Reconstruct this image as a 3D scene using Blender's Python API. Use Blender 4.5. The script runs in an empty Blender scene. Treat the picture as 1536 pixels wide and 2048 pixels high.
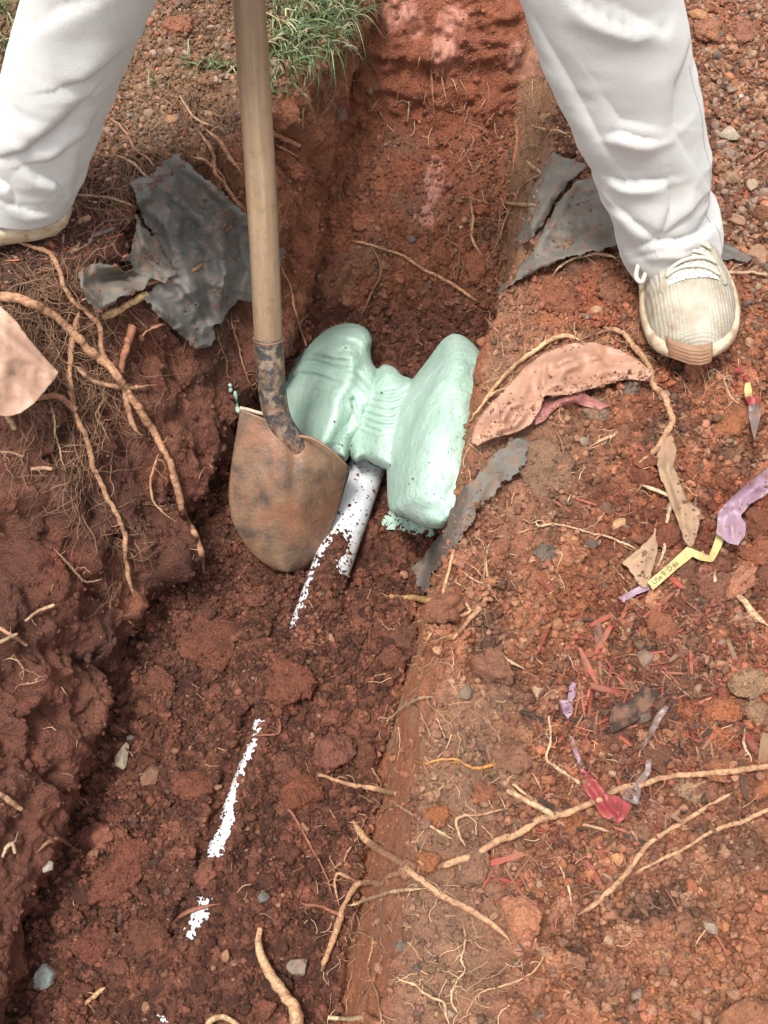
import bpy, bmesh, math, random
import numpy as np
from mathutils import Vector, Matrix, Euler
from mathutils.bvhtree import BVHTree

S = bpy.context.scene
C = S.collection
R_ = math.radians
# ---------------------------------------------------------------- camera, light, exposure
PITCH = R_(58.0)
CAM = np.array([0.0, 0.0, 1.15])
FPX = 2400.0
Fv = np.array([0, math.cos(PITCH), -math.sin(PITCH)])
Uv = np.array([0, math.sin(PITCH), math.cos(PITCH)])
Rv = np.array([1.0, 0, 0])
cam_d = bpy.data.cameras.new('camera')
cam_o = bpy.data.objects.new('camera', cam_d)
C.objects.link(cam_o)
cam_o.location = CAM
cam_o.rotation_euler = (math.pi / 2 - PITCH, 0, 0)
cam_d.sensor_fit = 'VERTICAL'
cam_d.sensor_height = 36.0
cam_d.lens = 36.0 * FPX / 2048.0
cam_d.clip_start = 0.01
cam_d.clip_end = 500
S.camera = cam_o

SUN_EL, SUN_AZ = R_(74), R_(-140)         # azimuth from +Y towards +X
W = bpy.data.worlds.new('World'); S.world = W; W.use_nodes = True
wn = W.node_tree; wn.nodes.clear()
sky = wn.nodes.new('ShaderNodeTexSky'); sky.sky_type = 'NISHITA'; sky.sun_disc = False
sky.sun_elevation = SUN_EL; sky.sun_rotation = SUN_AZ
sky.air_density = 1.0; sky.dust_density = 3.0; sky.ozone_density = 0.6
hs = wn.nodes.new('ShaderNodeHueSaturation'); hs.inputs['Saturation'].default_value = 0.14
bg = wn.nodes.new('ShaderNodeBackground'); bg.inputs['Strength'].default_value = 0.135
wo = wn.nodes.new('ShaderNodeOutputWorld')
wn.links.new(sky.outputs[0], hs.inputs['Color']); wn.links.new(hs.outputs[0], bg.inputs[0]); wn.links.new(bg.outputs[0], wo.inputs[0])
sd = bpy.data.lights.new('sun', 'SUN'); sd.energy = 1.5; sd.angle = R_(12); sd.color = (1.0, 0.96, 0.9)
so = bpy.data.objects.new('sun', sd); C.objects.link(so)
sdir = Vector((math.cos(SUN_EL) * math.sin(SUN_AZ), math.cos(SUN_EL) * math.cos(SUN_AZ), math.sin(SUN_EL)))
so.rotation_euler = sdir.to_track_quat('Z', 'Y').to_euler()
so.location = (0, 0, 5)
S.view_settings.view_transform = 'Standard'
S.view_settings.look = 'None'
S.view_settings.exposure = 1.38
S.view_settings.gamma = 1.0
S.view_settings.use_curve_mapping = False

# ---------------------------------------------------------------- small helpers
def ray(px, py):
    px = np.asarray(px, float); py = np.asarray(py, float)
    u = (px - 768.0) / FPX; v = (1024.0 - py) / FPX
    return Fv + u[..., None] * Rv + v[..., None] * Uv
def at(px, py, d):
    return CAM + ray(px, py) * np.asarray(d)[..., None]
def proj(P):
    q = P - CAM
    d = q @ Fv
    return 768 + FPX * (q @ Rv) / d, 1024 - FPX * (q @ Uv) / d, d
def depth_z(px, py, z):
    r = ray(px, py)
    return (z - CAM[2]) / r[..., 2]

_rng = np.random.default_rng(7)
_T3 = _rng.random(64 ** 3).astype(np.float32)
_OFF = _rng.integers(0, 64 ** 3, 4096)
def hsh(ix, iy, k, seed):
    i = ((ix & 63) << 12) + ((iy & 63) << 6) + int(_OFF[(seed * 31 + k * 7) & 4095])
    i += ((ix >> 6) * 7919 + (iy >> 6) * 104729)
    return _T3[i & 262143]
def vnoise(P, f, seed=0):
    Q = (P * f + _OFF[seed & 4095] * .37).astype(np.float32)
    fl = np.floor(Q); i = fl.astype(np.int32); t = Q - fl
    t = t * t * (3 - 2 * t)
    x0 = (i[:, 0] & 63) << 12; x1 = ((i[:, 0] + 1) & 63) << 12
    y0 = (i[:, 1] & 63) << 6; y1 = ((i[:, 1] + 1) & 63) << 6
    z0 = i[:, 2] & 63; z1 = (i[:, 2] + 1) & 63
    tx, ty, tz = t[:, 0], t[:, 1], t[:, 2]
    def L(x, y):
        a = _T3[x + y + z0]; return a + (_T3[x + y + z1] - a) * tz
    a = L(x0, y0); a += (L(x0, y1) - a) * ty
    b = L(x1, y0); b += (L(x1, y1) - b) * ty
    return (a + (b - a) * tx) * 2 - 1
def fbm(P, f, oct=4, seed=0, gain=0.5):
    o = 0; a = 1; s = 0
    for k in range(oct):
        o = o + a * vnoise(P + 13.7 * k, f, seed + k); s += a; a *= gain; f *= 2.03
    return o / s
def ridged(P, f, oct=3, seed=0):
    o = 0; a = 1; s = 0
    for k in range(oct):
        o = o + a * (1 - np.abs(vnoise(P + 7.1 * k, f, seed + k))); s += a; a *= .5; f *= 2.1
    return o / s
def pebbles(X, Y, cell, seed, prob=1.0, rmin=.3, rmax=.72):
    """height (in metres) of a layer of round lumps laid over the plane, and an id per lump"""
    x = X / cell; y = Y / cell
    ix = np.floor(x).astype(np.int64); iy = np.floor(y).astype(np.int64)
    best = np.zeros(len(x)); bid = np.zeros(len(x))
    for a in (-1, 0, 1):
        for b in (-1, 0, 1):
            cx = ix + a; cy = iy + b
            jx = hsh(cx, cy, 0, seed); jy = hsh(cx, cy, 1, seed)
            rr = hsh(cx, cy, 2, seed); ex = hsh(cx, cy, 3, seed)
            on = hsh(cx, cy, 4, seed) < prob
            dx = x - (cx + jx); dy = y - (cy + jy)
            an = ex * 6.283; ca = np.cos(an); sa = np.sin(an)
            ux = (dx * ca + dy * sa); uy = (-dx * sa + dy * ca) * (1.0 + .6 * rr)
            r = rmin + (rmax - rmin) * rr * rr
            d2 = ux * ux + uy * uy
            h = np.sqrt(np.maximum(0, r * r - d2)) * (.7 + .5 * ex) * on
            m = h > best
            best = np.where(m, h, best); bid = np.where(m, jx * .5 + rr * .5, bid)
    return best * cell, bid
def smooth01(x, a, b):
    t = np.clip((x - a) / (b - a), 0, 1)
    return t * t * (3 - 2 * t)
def poly_sd(px, py, poly):
    """signed distance to polygon (positive inside)"""
    poly = np.asarray(poly, float)
    n = len(poly)
    d = np.full(np.shape(px), 1e9); ins = np.zeros(np.shape(px), bool)
    for k in range(n):
        a = poly[k]; b = poly[(k + 1) % n]
        e = b - a
        t = np.clip(((px - a[0]) * e[0] + (py - a[1]) * e[1]) / max(1e-9, e @ e), 0, 1)
        dd = (px - a[0] - t * e[0]) ** 2 + (py - a[1] - t * e[1]) ** 2
        d = np.minimum(d, dd)
        cnd = (a[1] > py) != (b[1] > py)
        with np.errstate(divide='ignore', invalid='ignore'):
            xx = a[0] + (py - a[1]) / (b[1] - a[1] + 1e-12) * e[0]
        ins ^= cnd & (px < xx)
    d = np.sqrt(d)
    return np.where(ins, d, -d)
def line_d(px, py, pts):
    """distance to a polyline, signed by side, and parameter 0..1"""
    pts = np.asarray(pts, float)
    best = np.full(np.shape(px), 1e9); sg = np.zeros(np.shape(px)); par = np.zeros(np.shape(px))
    L = np.r_[0, np.cumsum(np.hypot(*np.diff(pts, axis=0).T))]
    for k in range(len(pts) - 1):
        a = pts[k]; e = pts[k + 1] - a
        t = np.clip(((px - a[0]) * e[0] + (py - a[1]) * e[1]) / (e @ e), 0, 1)
        dx = px - a[0] - t * e[0]; dy = py - a[1] - t * e[1]
        d = np.hypot(dx, dy); m = d < best
        best = np.where(m, d, best); sg = np.where(m, np.sign(e[0] * dy - e[1] * dx), sg)
        par = np.where(m, (L[k] + t * (L[k + 1] - L[k])) / L[-1], par)
    return best, sg, par

def mesh_obj(name, V, F, mat=None, parent=None, smooth=True, col=None, collection=True):
    me = bpy.data.meshes.new(name)
    V = np.asarray(V, np.float32); F = np.asarray(F, np.int32)
    k = F.shape[1]
    me.vertices.add(len(V)); me.vertices.foreach_set('co', V.ravel())
    me.loops.add(F.size); me.loops.foreach_set('vertex_index', F.ravel())
    me.polygons.add(len(F))
    me.polygons.foreach_set('loop_start', np.arange(0, F.size, k, dtype=np.int32))
    me.polygons.foreach_set('loop_total', np.full(len(F), k, np.int32))
    me.polygons.foreach_set('use_smooth', np.full(len(F), smooth))
    me.update(calc_edges=True); me.validate()
    if col is not None:
        at_ = me.attributes.new('Col', 'FLOAT_COLOR', 'POINT')
        cc = np.ones((len(V), 4), np.float32); cc[:, :3] = col
        at_.data.foreach_set('color', cc.ravel())
    if mat is not None: me.materials.append(mat)
    o = bpy.data.objects.new(name, me)
    if collection: C.objects.link(o)
    if parent is not None: o.parent = parent
    return o
def grid_faces(nu, nv, wrap=False):
    """nu rows x nv columns"""
    i = np.arange(nu - 1)[:, None]; j = np.arange(nv if wrap else nv - 1)[None, :]
    j2 = (j + 1) % nv
    return np.stack([i * nv + j, i * nv + j2, (i + 1) * nv + j2, (i + 1) * nv + j], -1).reshape(-1, 4)
def tag(o, label, cat, group=None, kind=None):
    if label: o['label'] = label
    if cat: o['category'] = cat
    if group: o['group'] = group
    if kind: o['kind'] = kind
    return o
def empty(name, loc=(0, 0, 0)):
    o = bpy.data.objects.new(name, None); C.objects.link(o); o.location = loc; o.empty_display_size = .05
    return o
def srgb(r, g, b):
    c = np.array([r, g, b]) / 255.0
    return tuple(np.where(c <= .04045, c / 12.92, ((c + .055) / 1.055) ** 2.4))

# ---------------------------------------------------------------- materials
class NT:
    def __init__(s, name):
        s.m = bpy.data.materials.new(name); s.m.use_nodes = True
        s.t = s.m.node_tree; s.t.nodes.clear()
        s.out = s.n('ShaderNodeOutputMaterial'); s.b = s.n('ShaderNodeBsdfPrincipled')
        s.l(s.b.outputs[0], s.out.inputs[0])
    def n(s, k, **kw):
        x = s.t.nodes.new(k)
        for a, v in kw.items(): setattr(x, a, v)
        return x
    def l(s, a, b): s.t.links.new(a, b)
    def noise(s, scale, detail=4, rough=.6, vec=None, dist=0):
        x = s.n('ShaderNodeTexNoise'); x.inputs['Scale'].default_value = scale; x.inputs['Detail'].default_value = detail
        x.inputs['Roughness'].default_value = rough; x.inputs['Distortion'].default_value = dist
        if vec is not None: s.l(vec, x.inputs['Vector'])
        return x.outputs['Fac']
    def vor(s, scale, vec=None, feature='F1', out='Distance'):
        x = s.n('ShaderNodeTexVoronoi', feature=feature); x.inputs['Scale'].default_value = scale
        if vec is not None: s.l(vec, x.inputs['Vector'])
        return x.outputs[out]
    def math(s, op, a, b=None, clamp=False):
        x = s.n('ShaderNodeMath', operation=op); x.use_clamp = clamp
        for i, v in enumerate((a, b)):
            if v is None: continue
            if hasattr(v, 'links'): s.l(v, x.inputs[i])
            else: x.inputs[i].default_value = v
        return x.outputs[0]
    def ramp(s, fac, stops):
        x = s.n('ShaderNodeValToRGB'); e = x.color_ramp.elements
        while len(e) < len(stops): e.new(.5)
        for k, (p, c) in enumerate(stops):
            e[k].position = p; e[k].color = (*c, 1) if len(c) == 3 else c
        s.l(fac, x.inputs[0]); return x.outputs[0]
    def mix(s, fac, a, b, mode='MIX'):
        x = s.n('ShaderNodeMix', data_type='RGBA', blend_type=mode)
        for sock, v in ((x.inputs[0], fac), (x.inputs[6], a), (x.inputs[7], b)):
            if hasattr(v, 'links'): s.l(v, sock)
            else: sock.default_value = v if sock == x.inputs[0] or len(v) == 4 else (*v, 1)
        return x.outputs[2]
    def obj(s): return s.n('ShaderNodeTexCoord').outputs['Object']
    def pos(s): return s.n('ShaderNodeNewGeometry').outputs['Position']
    def mapped(s, vec, scale):
        x = s.n('ShaderNodeMapping'); x.inputs['Scale'].default_value = scale; s.l(vec, x.inputs[0]); return x.outputs[0]
    def bump(s, h, dist, strength=1.0, prev=None):
        x = s.n('ShaderNodeBump'); x.inputs['Distance'].default_value = dist; x.inputs['Strength'].default_value = strength
        s.l(h, x.inputs['Height'])
        if prev is not None: s.l(prev, x.inputs['Normal'])
        return x.outputs[0]
    def fin(s, color=None, rough=None, normal=None, spec=None, **kw):
        for key, v in (('Base Color', color), ('Roughness', rough), ('Normal', normal), ('Specular IOR Level', spec)):
            if v is None: continue
            if hasattr(v, 'links'): s.l(v, s.b.inputs[key])
            else: s.b.inputs[key].default_value = (*v, 1) if isinstance(v, (tuple, list)) and len(v) == 3 else v
        for k, v in kw.items(): s.b.inputs[k.replace('_', ' ')].default_value = v
        return s.m

def soil_mat(name, source, bump=1.0, rough=.85):
    s = NT(name)
    if source == 'Col':
        a = s.n('ShaderNodeAttribute', attribute_name='Col').outputs['Color']
    elif source == 'inst':
        a = s.n('ShaderNodeAttribute', attribute_type='INSTANCER', attribute_name='col').outputs['Color']
    else:
        a = s.n('ShaderNodeObjectInfo').outputs['Color']
    p = s.pos()
    n1 = s.noise(55, 6, .65, p)
    n2 = s.noise(420, 5, .7, p)
    m = s.ramp(n1, [(.28, (.72, .70, .68)), (.5, (1, 1, 1)), (.74, (1.3, 1.2, 1.12))])
    m2 = s.ramp(n2, [(.3, (.70, .68, .66)), (.52, (1, 1, 1)), (.72, (1.42, 1.36, 1.3))])
    c = s.mix(1.0, s.mix(1.0, a, m, 'MULTIPLY'), m2, 'MULTIPLY')
    # rare pale and dark grains
    v = s.n('ShaderNodeTexVoronoi'); v.inputs['Scale'].default_value = 330; s.l(p, v.inputs['Vector'])
    sep = s.n('ShaderNodeSeparateColor'); s.l(v.outputs['Color'], sep.inputs[0])
    pale = s.math('MULTIPLY', s.math('GREATER_THAN', sep.outputs[0], .93), s.math('LESS_THAN', v.outputs['Distance'], .42))
    c = s.mix(s.math('MULTIPLY', pale, .4), c, (.27, .16, .10))
    dark = s.math('MULTIPLY', s.math('GREATER_THAN', sep.outputs[1], .93), s.math('LESS_THAN', v.outputs['Distance'], .45))
    c = s.mix(s.math('MULTIPLY', dark, .55), c, (.03, .018, .014))
    v1 = s.vor(230, p); v2 = s.vor(700, p)
    h = s.math('ADD', s.math('MULTIPLY', v1, -1.0), s.math('MULTIPLY', s.noise(900, 3, .7, p), .8))
    h = s.math('ADD', h, s.math('MULTIPLY', v2, -.35))
    h = s.math('ADD', h, s.math('MULTIPLY', n2, 1.2))
    nb = s.bump(h, .0034 * bump)
    if source == 'Col':
        wt = s.n('ShaderNodeAttribute', attribute_name='Wet').outputs['Fac']
        rough = s.math('SUBTRACT', rough, s.math('MULTIPLY', wt, .58)); nb.node.inputs['Strength'].default_value = 1.0; s.l(s.math('SUBTRACT', 1.0, s.math('MULTIPLY', wt, .75)), nb.node.inputs['Strength'])
    return s.fin(c, rough, nb, .3)

M_ground = soil_mat('soil_surface', 'Col', 1.0, .88)
M_crumb = soil_mat('soil_crumb_surface', 'inst', .9, .9)
M_clod = soil_mat('soil_clod_surface', 'obj', 1.0, .9)

# ---------------------------------------------------------------- the ground: banks, trench walls, floor
def ip(y, tab):
    a = np.array(tab); return np.interp(y, a[:, 0], a[:, 1])
LIPL = [(-1, -.66), (.05, -.66), (.5, -.60), (.8, -.56), (.96, -.50), (1.02, -.46), (1.10, -.40), (1.2, -.335), (1.3, -.26), (1.38, -.18), (1.44, -.125), (1.55, -.075), (1.65, -.045), (1.8, 0)]
BOTL = [(-1, -.52), (.05, -.50), (.33, -.44), (.79, -.335), (.97, -.255), (1.1, -.215), (1.3, -.155), (1.475, -.11), (1.65, -.07), (1.8, -.03)]
BOTR = [(-1, -.12), (.1, -.07), (.36, -.04), (.589, .015), (.776, .052), (1.0, .112), (1.12, .155), (1.22, .185), (1.32, .195), (1.6, .215), (1.8, .25)]
LIPR = [(-1, -.03), (.05, -.01), (.18, .005), (.27, .02), (.437, .045), (.63, .077), (.85, .115), (1.02, .155), (1.25, .215), (1.44, .262), (1.7, .32), (1.85, .33)]
FLZ = [(-1, -.41), (1.0, -.405), (1.27, -.40), (1.365, -.385), (1.405, -.325), (1.5, -.29), (1.64, -.235), (1.70, -.06), (1.74, -.005), (1.8, 0.0)]

yy = np.r_[np.linspace(-8, -.3, 10)[:-1], np.linspace(-.3, .12, 40)[:-1], np.linspace(.12, 1.8, 960)[:-1], np.linspace(1.8, 2.6, 60)[:-1], np.geomspace(2.6, 60, 16)]
NR = len(yy)
secs = [(70, 'bl0'), (130, 'bl'), (190, 'wl'), (215, 'fl'), (70, 'wr'), (300, 'br'), (30, 'br0')]
xl = ip(yy, LIPL); bl = ip(yy, BOTL); br = ip(yy, BOTR); xr = ip(yy, LIPR); fz = ip(yy, FLZ)
sm = np.array([1, 4, 6, 4, 1.]) / 16
def blend_smooth(a, w=9):
    k = np.hanning(w * 2 + 1); k /= k.sum(); p = np.pad(a, w, mode='edge'); return np.convolve(p, k, 'valid')
xl, bl, br, xr, fz = [blend_smooth(a, 14) for a in (xl, bl, br, xr, fz)]
_w = np.stack([yy, yy * 0, yy * 0], 1)
inn = smooth01(yy, -.4, 0) * (1 - smooth01(yy, 2.0, 2.4))
xr = xr + inn * (fbm(_w, 7, 3, 701) * .022 + fbm(_w, 26, 3, 702) * .009); xl = xl + inn * (fbm(_w + 3, 6, 3, 703) * .022 + fbm(_w, 26, 2, 704) * .007)
bl = bl + inn * fbm(_w, 6, 3, 705) * .018; br = br + inn * fbm(_w, 7, 3, 706) * .010
rows = []
def seg(a, b, n, end=False):
    t = np.linspace(0, 1, n + 1)[:-1] if not end else np.linspace(0, 1, n)
    return a[:, None] + (b - a)[:, None] * t[None, :]
far = np.abs(yy - .9) > 2
XL0 = np.full(NR, -.95); XR0 = np.full(NR, .95)
_t = np.linspace(0, 1, 191)[:-1][None, :]; _k = smooth01(yy, 1.2, 1.5)[:, None]
_kn = .74; WL = xl[:, None] + (bl[:, None] + .012 - xl[:, None]) * np.minimum(1, _t / _kn) - (.012 + .030 * (1 - _k)) * np.maximum(0, (_t - _kn) / (1 - _kn))
X = np.concatenate([-.95 - 45 * (np.linspace(1, 0, 16)[:-1] ** 4)[None, :].repeat(NR, 0),
                    seg(XL0, xl - .30, 20), seg(xl - .30, xl, 110), WL, seg(WL[:, -1], br, 225), seg(br, xr, 70),
                    seg(xr, xr + .62, 315), seg(xr + .62, XR0 + .3, 20), (1.25 + 45 * (np.linspace(0, 1, 16) ** 4))[None, :].repeat(NR, 0)], 1)
zero = np.zeros(NR)
Z = np.concatenate([np.zeros((NR, 15)), np.zeros((NR, 20)), np.zeros((NR, 110)), seg(zero, fz, 190), seg(fz, fz, 225), seg(fz, zero, 70),
                    np.zeros((NR, 315 + 20 + 16))], 1)
NC = X.shape[1]
Y = yy[:, None].repeat(NC, 1)
# round the corners of the cross-section
for rad in (9, 5):
    k = np.hanning(rad * 2 + 3)[1:-1]; k /= k.sum()
    Zp = np.pad(Z, ((0, 0), (rad, rad)), mode='edge')
    Z = sum(k[i] * Zp[:, i:i + NC] for i in range(len(k)))
# section masks
isec = np.arange(NC)
a_wl, a_fl, a_wr, a_br = 145, 335, 560, 630
def band(a, b, s=8): return smooth01(isec, a - s, a + s) * (1 - smooth01(isec, b - s, b + s))
m_bl = 1 - smooth01(isec, a_wl - 8, a_wl + 8); m_wl = band(a_wl, a_fl); m_fl = band(a_fl, a_wr); m_wr = band(a_wr, a_br, 5); m_br = smooth01(isec, a_br - 5, a_br + 5)
B = np.ones((NR, 1))
m_bl, m_wl, m_fl, m_wr, m_br = [(B * m[None, :]).ravel() for m in (m_bl, m_wl, m_fl, m_wr, m_br)]
G0 = np.stack([X, Y, Z], -1)
# arc length across for the lump layers
ds = np.sqrt(np.diff(X, axis=1) ** 2 + np.diff(Z, axis=1) ** 2)
UU = np.concatenate([np.zeros((NR, 1)), np.cumsum(ds, 1)], 1); UU = UU - UU[:, [a_fl]] + bl[:, None]
UU[:, 620:] = X[:, 620:]; UU[:, :150] = X[:, :150]
def normals(G):
    du = np.gradient(G, axis=1); dv = np.gradient(G, axis=0)
    n = np.cross(du, dv); n /= np.linalg.norm(n, axis=-1, keepdims=True) + 1e-12
    return n
P0 = G0.reshape(-1, 3)
vis = (np.abs(P0[:, 0]) < 1.4) & (P0[:, 1] > -.4) & (P0[:, 1] < 2.7)
idx = np.nonzero(vis)[0]
P = P0[idx]; U2 = UU.ravel()[idx]; Y2 = P[:, 1].copy()
wbl, wwl, wfl, wwr, wbr = [m[idx] for m in (m_bl, m_wl, m_fl, m_wr, m_br)]
endw = smooth01(P[:, 1], 1.60, 1.66) * wfl * (1 - smooth01(P[:, 1], 1.72, 1.76))
# broad shapes
big = fbm(P, 3.2, 3, 1)
mid = fbm(P, 13, 4, 5)
warpx = fbm(P, 45, 2, 11) * .0035 + fbm(P, 16, 1, 12) * .008; warpy = fbm(P, 45, 2, 21) * .0035 + fbm(P, 16, 1, 22) * .008
a = U2 + warpx; b = Y2 + warpy
h70, i70 = pebbles(a, b, .085, 3, .45, .25, .62)
h30, i30 = pebbles(a, b, .036, 4, .7)
h15, i15 = pebbles(a, b, .0165, 5, .85)
h7, i7 = pebbles(a + warpx * .5, b, .0082, 6, .9)
fine = fbm(P, 150, 3, 31)
xrl = np.interp(P[:, 1], yy, xr)
lipd = P[:, 0] - xrl                                     # distance from the right lip
strip = wbr * (1 - smooth01(lipd, .06, .13)) * (1 - smooth01(P[:, 1], .95, 1.2)) * smooth01(fbm(P, 7, 2, 44) + .9, .3, .9)   # trodden strip along the lip
loose_r = wbr * (1 - strip * .8)
loose_f = wfl * (1 - endw)
shelf = loose_f * smooth01(P[:, 1], 1.34, 1.40)
D = big * .018 * (wbr + wbl) + mid * .011
D += wbr * .05 * smooth01(lipd, .05, .45) * (.5 + .5 * big)
loose = loose_r * 1.05 + loose_f * 1.25 * (1 - .5 * shelf) + wbl * .8
D += loose * (h70 * .42 * (.3 + .7 * smooth01(fbm(P, 6, 2, 61), -.3, .5)) + h30 * .60 + h15 * .68 + h7 * .62)
smoothw = wwl * .9 + strip * .9 + wwr * .6 + endw * .8 + shelf * .3
D += smoothw * (fbm(P, 38, 4, 71, .6) * .0055 + fine * .0016 + (h15 * .10 + h7 * .18) * (1 - endw))
# spade-cut, lumpy, cracked left wall
Pw = P * np.array([1.0, 1.0, .45])
rg = ridged(Pw, 16, 3, 81)
hw_, _ = pebbles(a * 1.0, b * .8, .060, 88, .75, .3, .7)
D += wwl * (hw_ * .42 * smooth01(fbm(P, 7, 2, 89), -.15, .35) - .018 * smooth01(ridged(Pw + 3, 11, 3, 87), .80, .93) + (rg - .55) * .034 + fbm(P, 8, 3, 82) * .034 + fbm(P, 22, 3, 84, .6) * .014 + h30 * .40 * smooth01(fbm(P, 9, 2, 83), 0, .5) + h15 * .22 * smooth01(fbm(P, 11, 2, 86), -.1, .4))
D += (wwl + endw) * -.007 * smooth01(fbm(P, 26, 3, 85), .28, .5)
# vertical cut ledge at the foot of the left wall, overhang on end wall
D += endw * (fbm(P * np.array([1, 1, 2.0]), 12, 4, 91, .6) * .034 + (ridged(P, 20, 3, 92) - .6) * .012)
D += wwr * (fbm(P * np.array([1, .4, 1.0]), 20, 3, 95) * .006)
N0 = normals(G0).reshape(-1, 3)
P1 = P0.copy()
for fx, fy, fr in ((.385, 1.07, .17), (-.47, 1.14, .15)):
    w = smooth01(fr * 1.3 - np.hypot((P[:, 0] - fx) * 1.5, P[:, 1] - fy), 0, .08); D = D * (1 - w) + w * (D - .02) * .25
P1[idx] = P + N0[idx] * D[:, None]
# tilt of far wall masks etc. done; colours ------------------------------------------------
def c_(r, g, b): return np.array([r, g, b])
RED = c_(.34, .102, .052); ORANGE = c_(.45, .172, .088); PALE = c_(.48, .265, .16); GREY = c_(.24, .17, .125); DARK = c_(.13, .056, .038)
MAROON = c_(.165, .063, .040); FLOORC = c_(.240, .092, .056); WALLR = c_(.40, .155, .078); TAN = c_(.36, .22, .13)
n_a = fbm(P, 6, 4, 101); n_b = fbm(P, 14, 4, 111); n_c = fbm(P, 30, 3, 121)
def mixc(c, k, w): return c * (1 - w[:, None]) + k * w[:, None]
col = np.ones((len(P), 3)) * ORANGE
col = mixc(col, RED, wbr * smooth01(n_a, -.1, .4))
col = mixc(col, PALE * c_(1.05, .9, .82), wbr * .6 * smooth01(n_b, .05, .5))
col = mixc(col, c_(.21, .12, .08), wbr * .7 * smooth01(-n_b + .3 * n_c, .18, .5))
col = mixc(col, c_(.32, .175, .108), strip * .8)
col = mixc(col, c_(.27, .155, .10), wbr * smooth01(P[:, 1], 1.0, 1.2) * .5)
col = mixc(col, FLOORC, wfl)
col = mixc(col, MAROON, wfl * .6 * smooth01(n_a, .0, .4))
col = mixc(col, c_(.43, .165, .088), shelf * .85)
col = mixc(col, c_(.34, .19, .12), shelf * .7 * smooth01(n_b, .0, .3))
col = mixc(col, c_(.33, .112, .060), endw)
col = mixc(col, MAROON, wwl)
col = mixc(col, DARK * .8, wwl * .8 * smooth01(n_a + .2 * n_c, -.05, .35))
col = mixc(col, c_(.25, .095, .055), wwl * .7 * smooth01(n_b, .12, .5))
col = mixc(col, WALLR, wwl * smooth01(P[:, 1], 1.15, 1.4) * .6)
col = mixc(col, WALLR, wwr)
col = mixc(col, TAN, wwr * .7 * smooth01(n_b + .8 * smooth01(P[:, 1], .9, 1.3), .05, .5))
col = mixc(col, c_(.30, .17, .10), wbl)
col = mixc(col, c_(.15, .075, .05), wbl * (1 - smooth01(P[:, 1], 1.15, 1.32)))
lump = (i30 - .5) * .5 + (i15 - .5) * .7 + (i7 - .5) * .6
col *= (1 + loose * lump * .55)[:, None]
colgrey = np.maximum(0, (i15 > .72) * (h15 > 0) * wbr * .35)
col = mixc(col, PALE, colgrey)
PX, PY, PD = proj(P1[idx])
# patches of soil that are their own colour, (px, py, radius, colour, amount)
for bx, by, brd, bc, ba in [
        (1060, 340, 60, TAN, .5), (1100, 640, 90, ORANGE * 1.0, .8), (1180, 600, 70, RED * 1.2, .8), (1020, 600, 60, c_(.33, .17, .10), .6),
        (1480, 780, 60, ORANGE, .9), (1450, 60, 90, ORANGE, .7), (1480, 1420, 80, RED * 1.35, .9), (1300, 1450, 150, c_(.12, .055, .04), .75),
        (1330, 1650, 90, c_(.16, .06, .04), .6), (1350, 1850, 220, c_(.42, .19, .105), .7), (1450, 1980, 180, c_(.42, .18, .09), .7),
        (1090, 1180, 120, c_(.40, .15, .07), .6), (1130, 950, 110, c_(.25, .14, .09), .6), (1000, 1180, 60, PALE * .8, .5), (900, 1640, 90, c_(.23, .13, .082), .6),
        (960, 1530, 80, c_(.22, .125, .08), .6), (860, 1820, 120, c_(.23, .125, .078), .6), (960, 1960, 110, c_(.25, .135, .085), .6),
        (1420, 1180, 80, c_(.15, .07, .05), .6), (860, 380, 40, c_(.33, .15, .12), .8), (800, 20, 60, c_(.36, .15, .10), .5), (900, 100, 45, c_(.37, .17, .12), .5),
        (1060, 110, 50, c_(.37, .17, .12), .5), (890, 290, 50, RED * 1.1, .7), (820, 340, 35, RED, .6), (640, 520, 60, RED * .7, .6),
        (330, 640, 110, c_(.17, .075, .05), .6), (300, 720, 60, c_(.24, .075, .04), .6), (120, 900, 140, DARK * .9, .7), (130, 1120, 60, c_(.2, .05, .03), .6),
        (330, 180, 90, c_(.34, .19, .11), .6), (150, 440, 100, c_(.12, .05, .04), .8), (300, 250, 60, c_(.3, .2, .14), .5)]:
    w = np.exp(-(((PX - bx) ** 2 + (PY - by) ** 2) / (brd ** 2))) * ba * smooth01(n_b + n_c * .5 + .9, .3, .9)
    col = mixc(col, bc, w)
# ---------------------------------------------------------------- the pipe under the floor, and where it shows
PIPE_R = .0285
HI = 12
pa = at(np.array(748.), np.array(895.), depth_z(np.array(748.), np.array(895.), -.375)); pb = at(np.array(338.), np.array(2048.), depth_z(np.array(338.), np.array(2048.), -.378))
pdir = (pb - pa) / np.linalg.norm(pb - pa)
pside = np.cross(pdir, [0, 0, 1]); pside /= np.linalg.norm(pside)      # towards photo left / or right
Pc = P1[idx]
q = Pc - pa
al = q @ pdir; tt = (q - al[:, None] * pdir) @ pside
zc = pa[2] + al * pdir[2]
near = (al > -.05) & (wfl > .5)
tl = np.where(tt * np.sign(pside[0]) > 0, np.abs(tt) / .14, np.abs(tt) / .05)
mound = np.exp(-tl ** 2) * near * smooth01(al, .22, .34)
cover = np.where(np.abs(tt) < PIPE_R, np.sqrt(np.maximum(0, PIPE_R ** 2 - tt ** 2)), 0)
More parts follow.
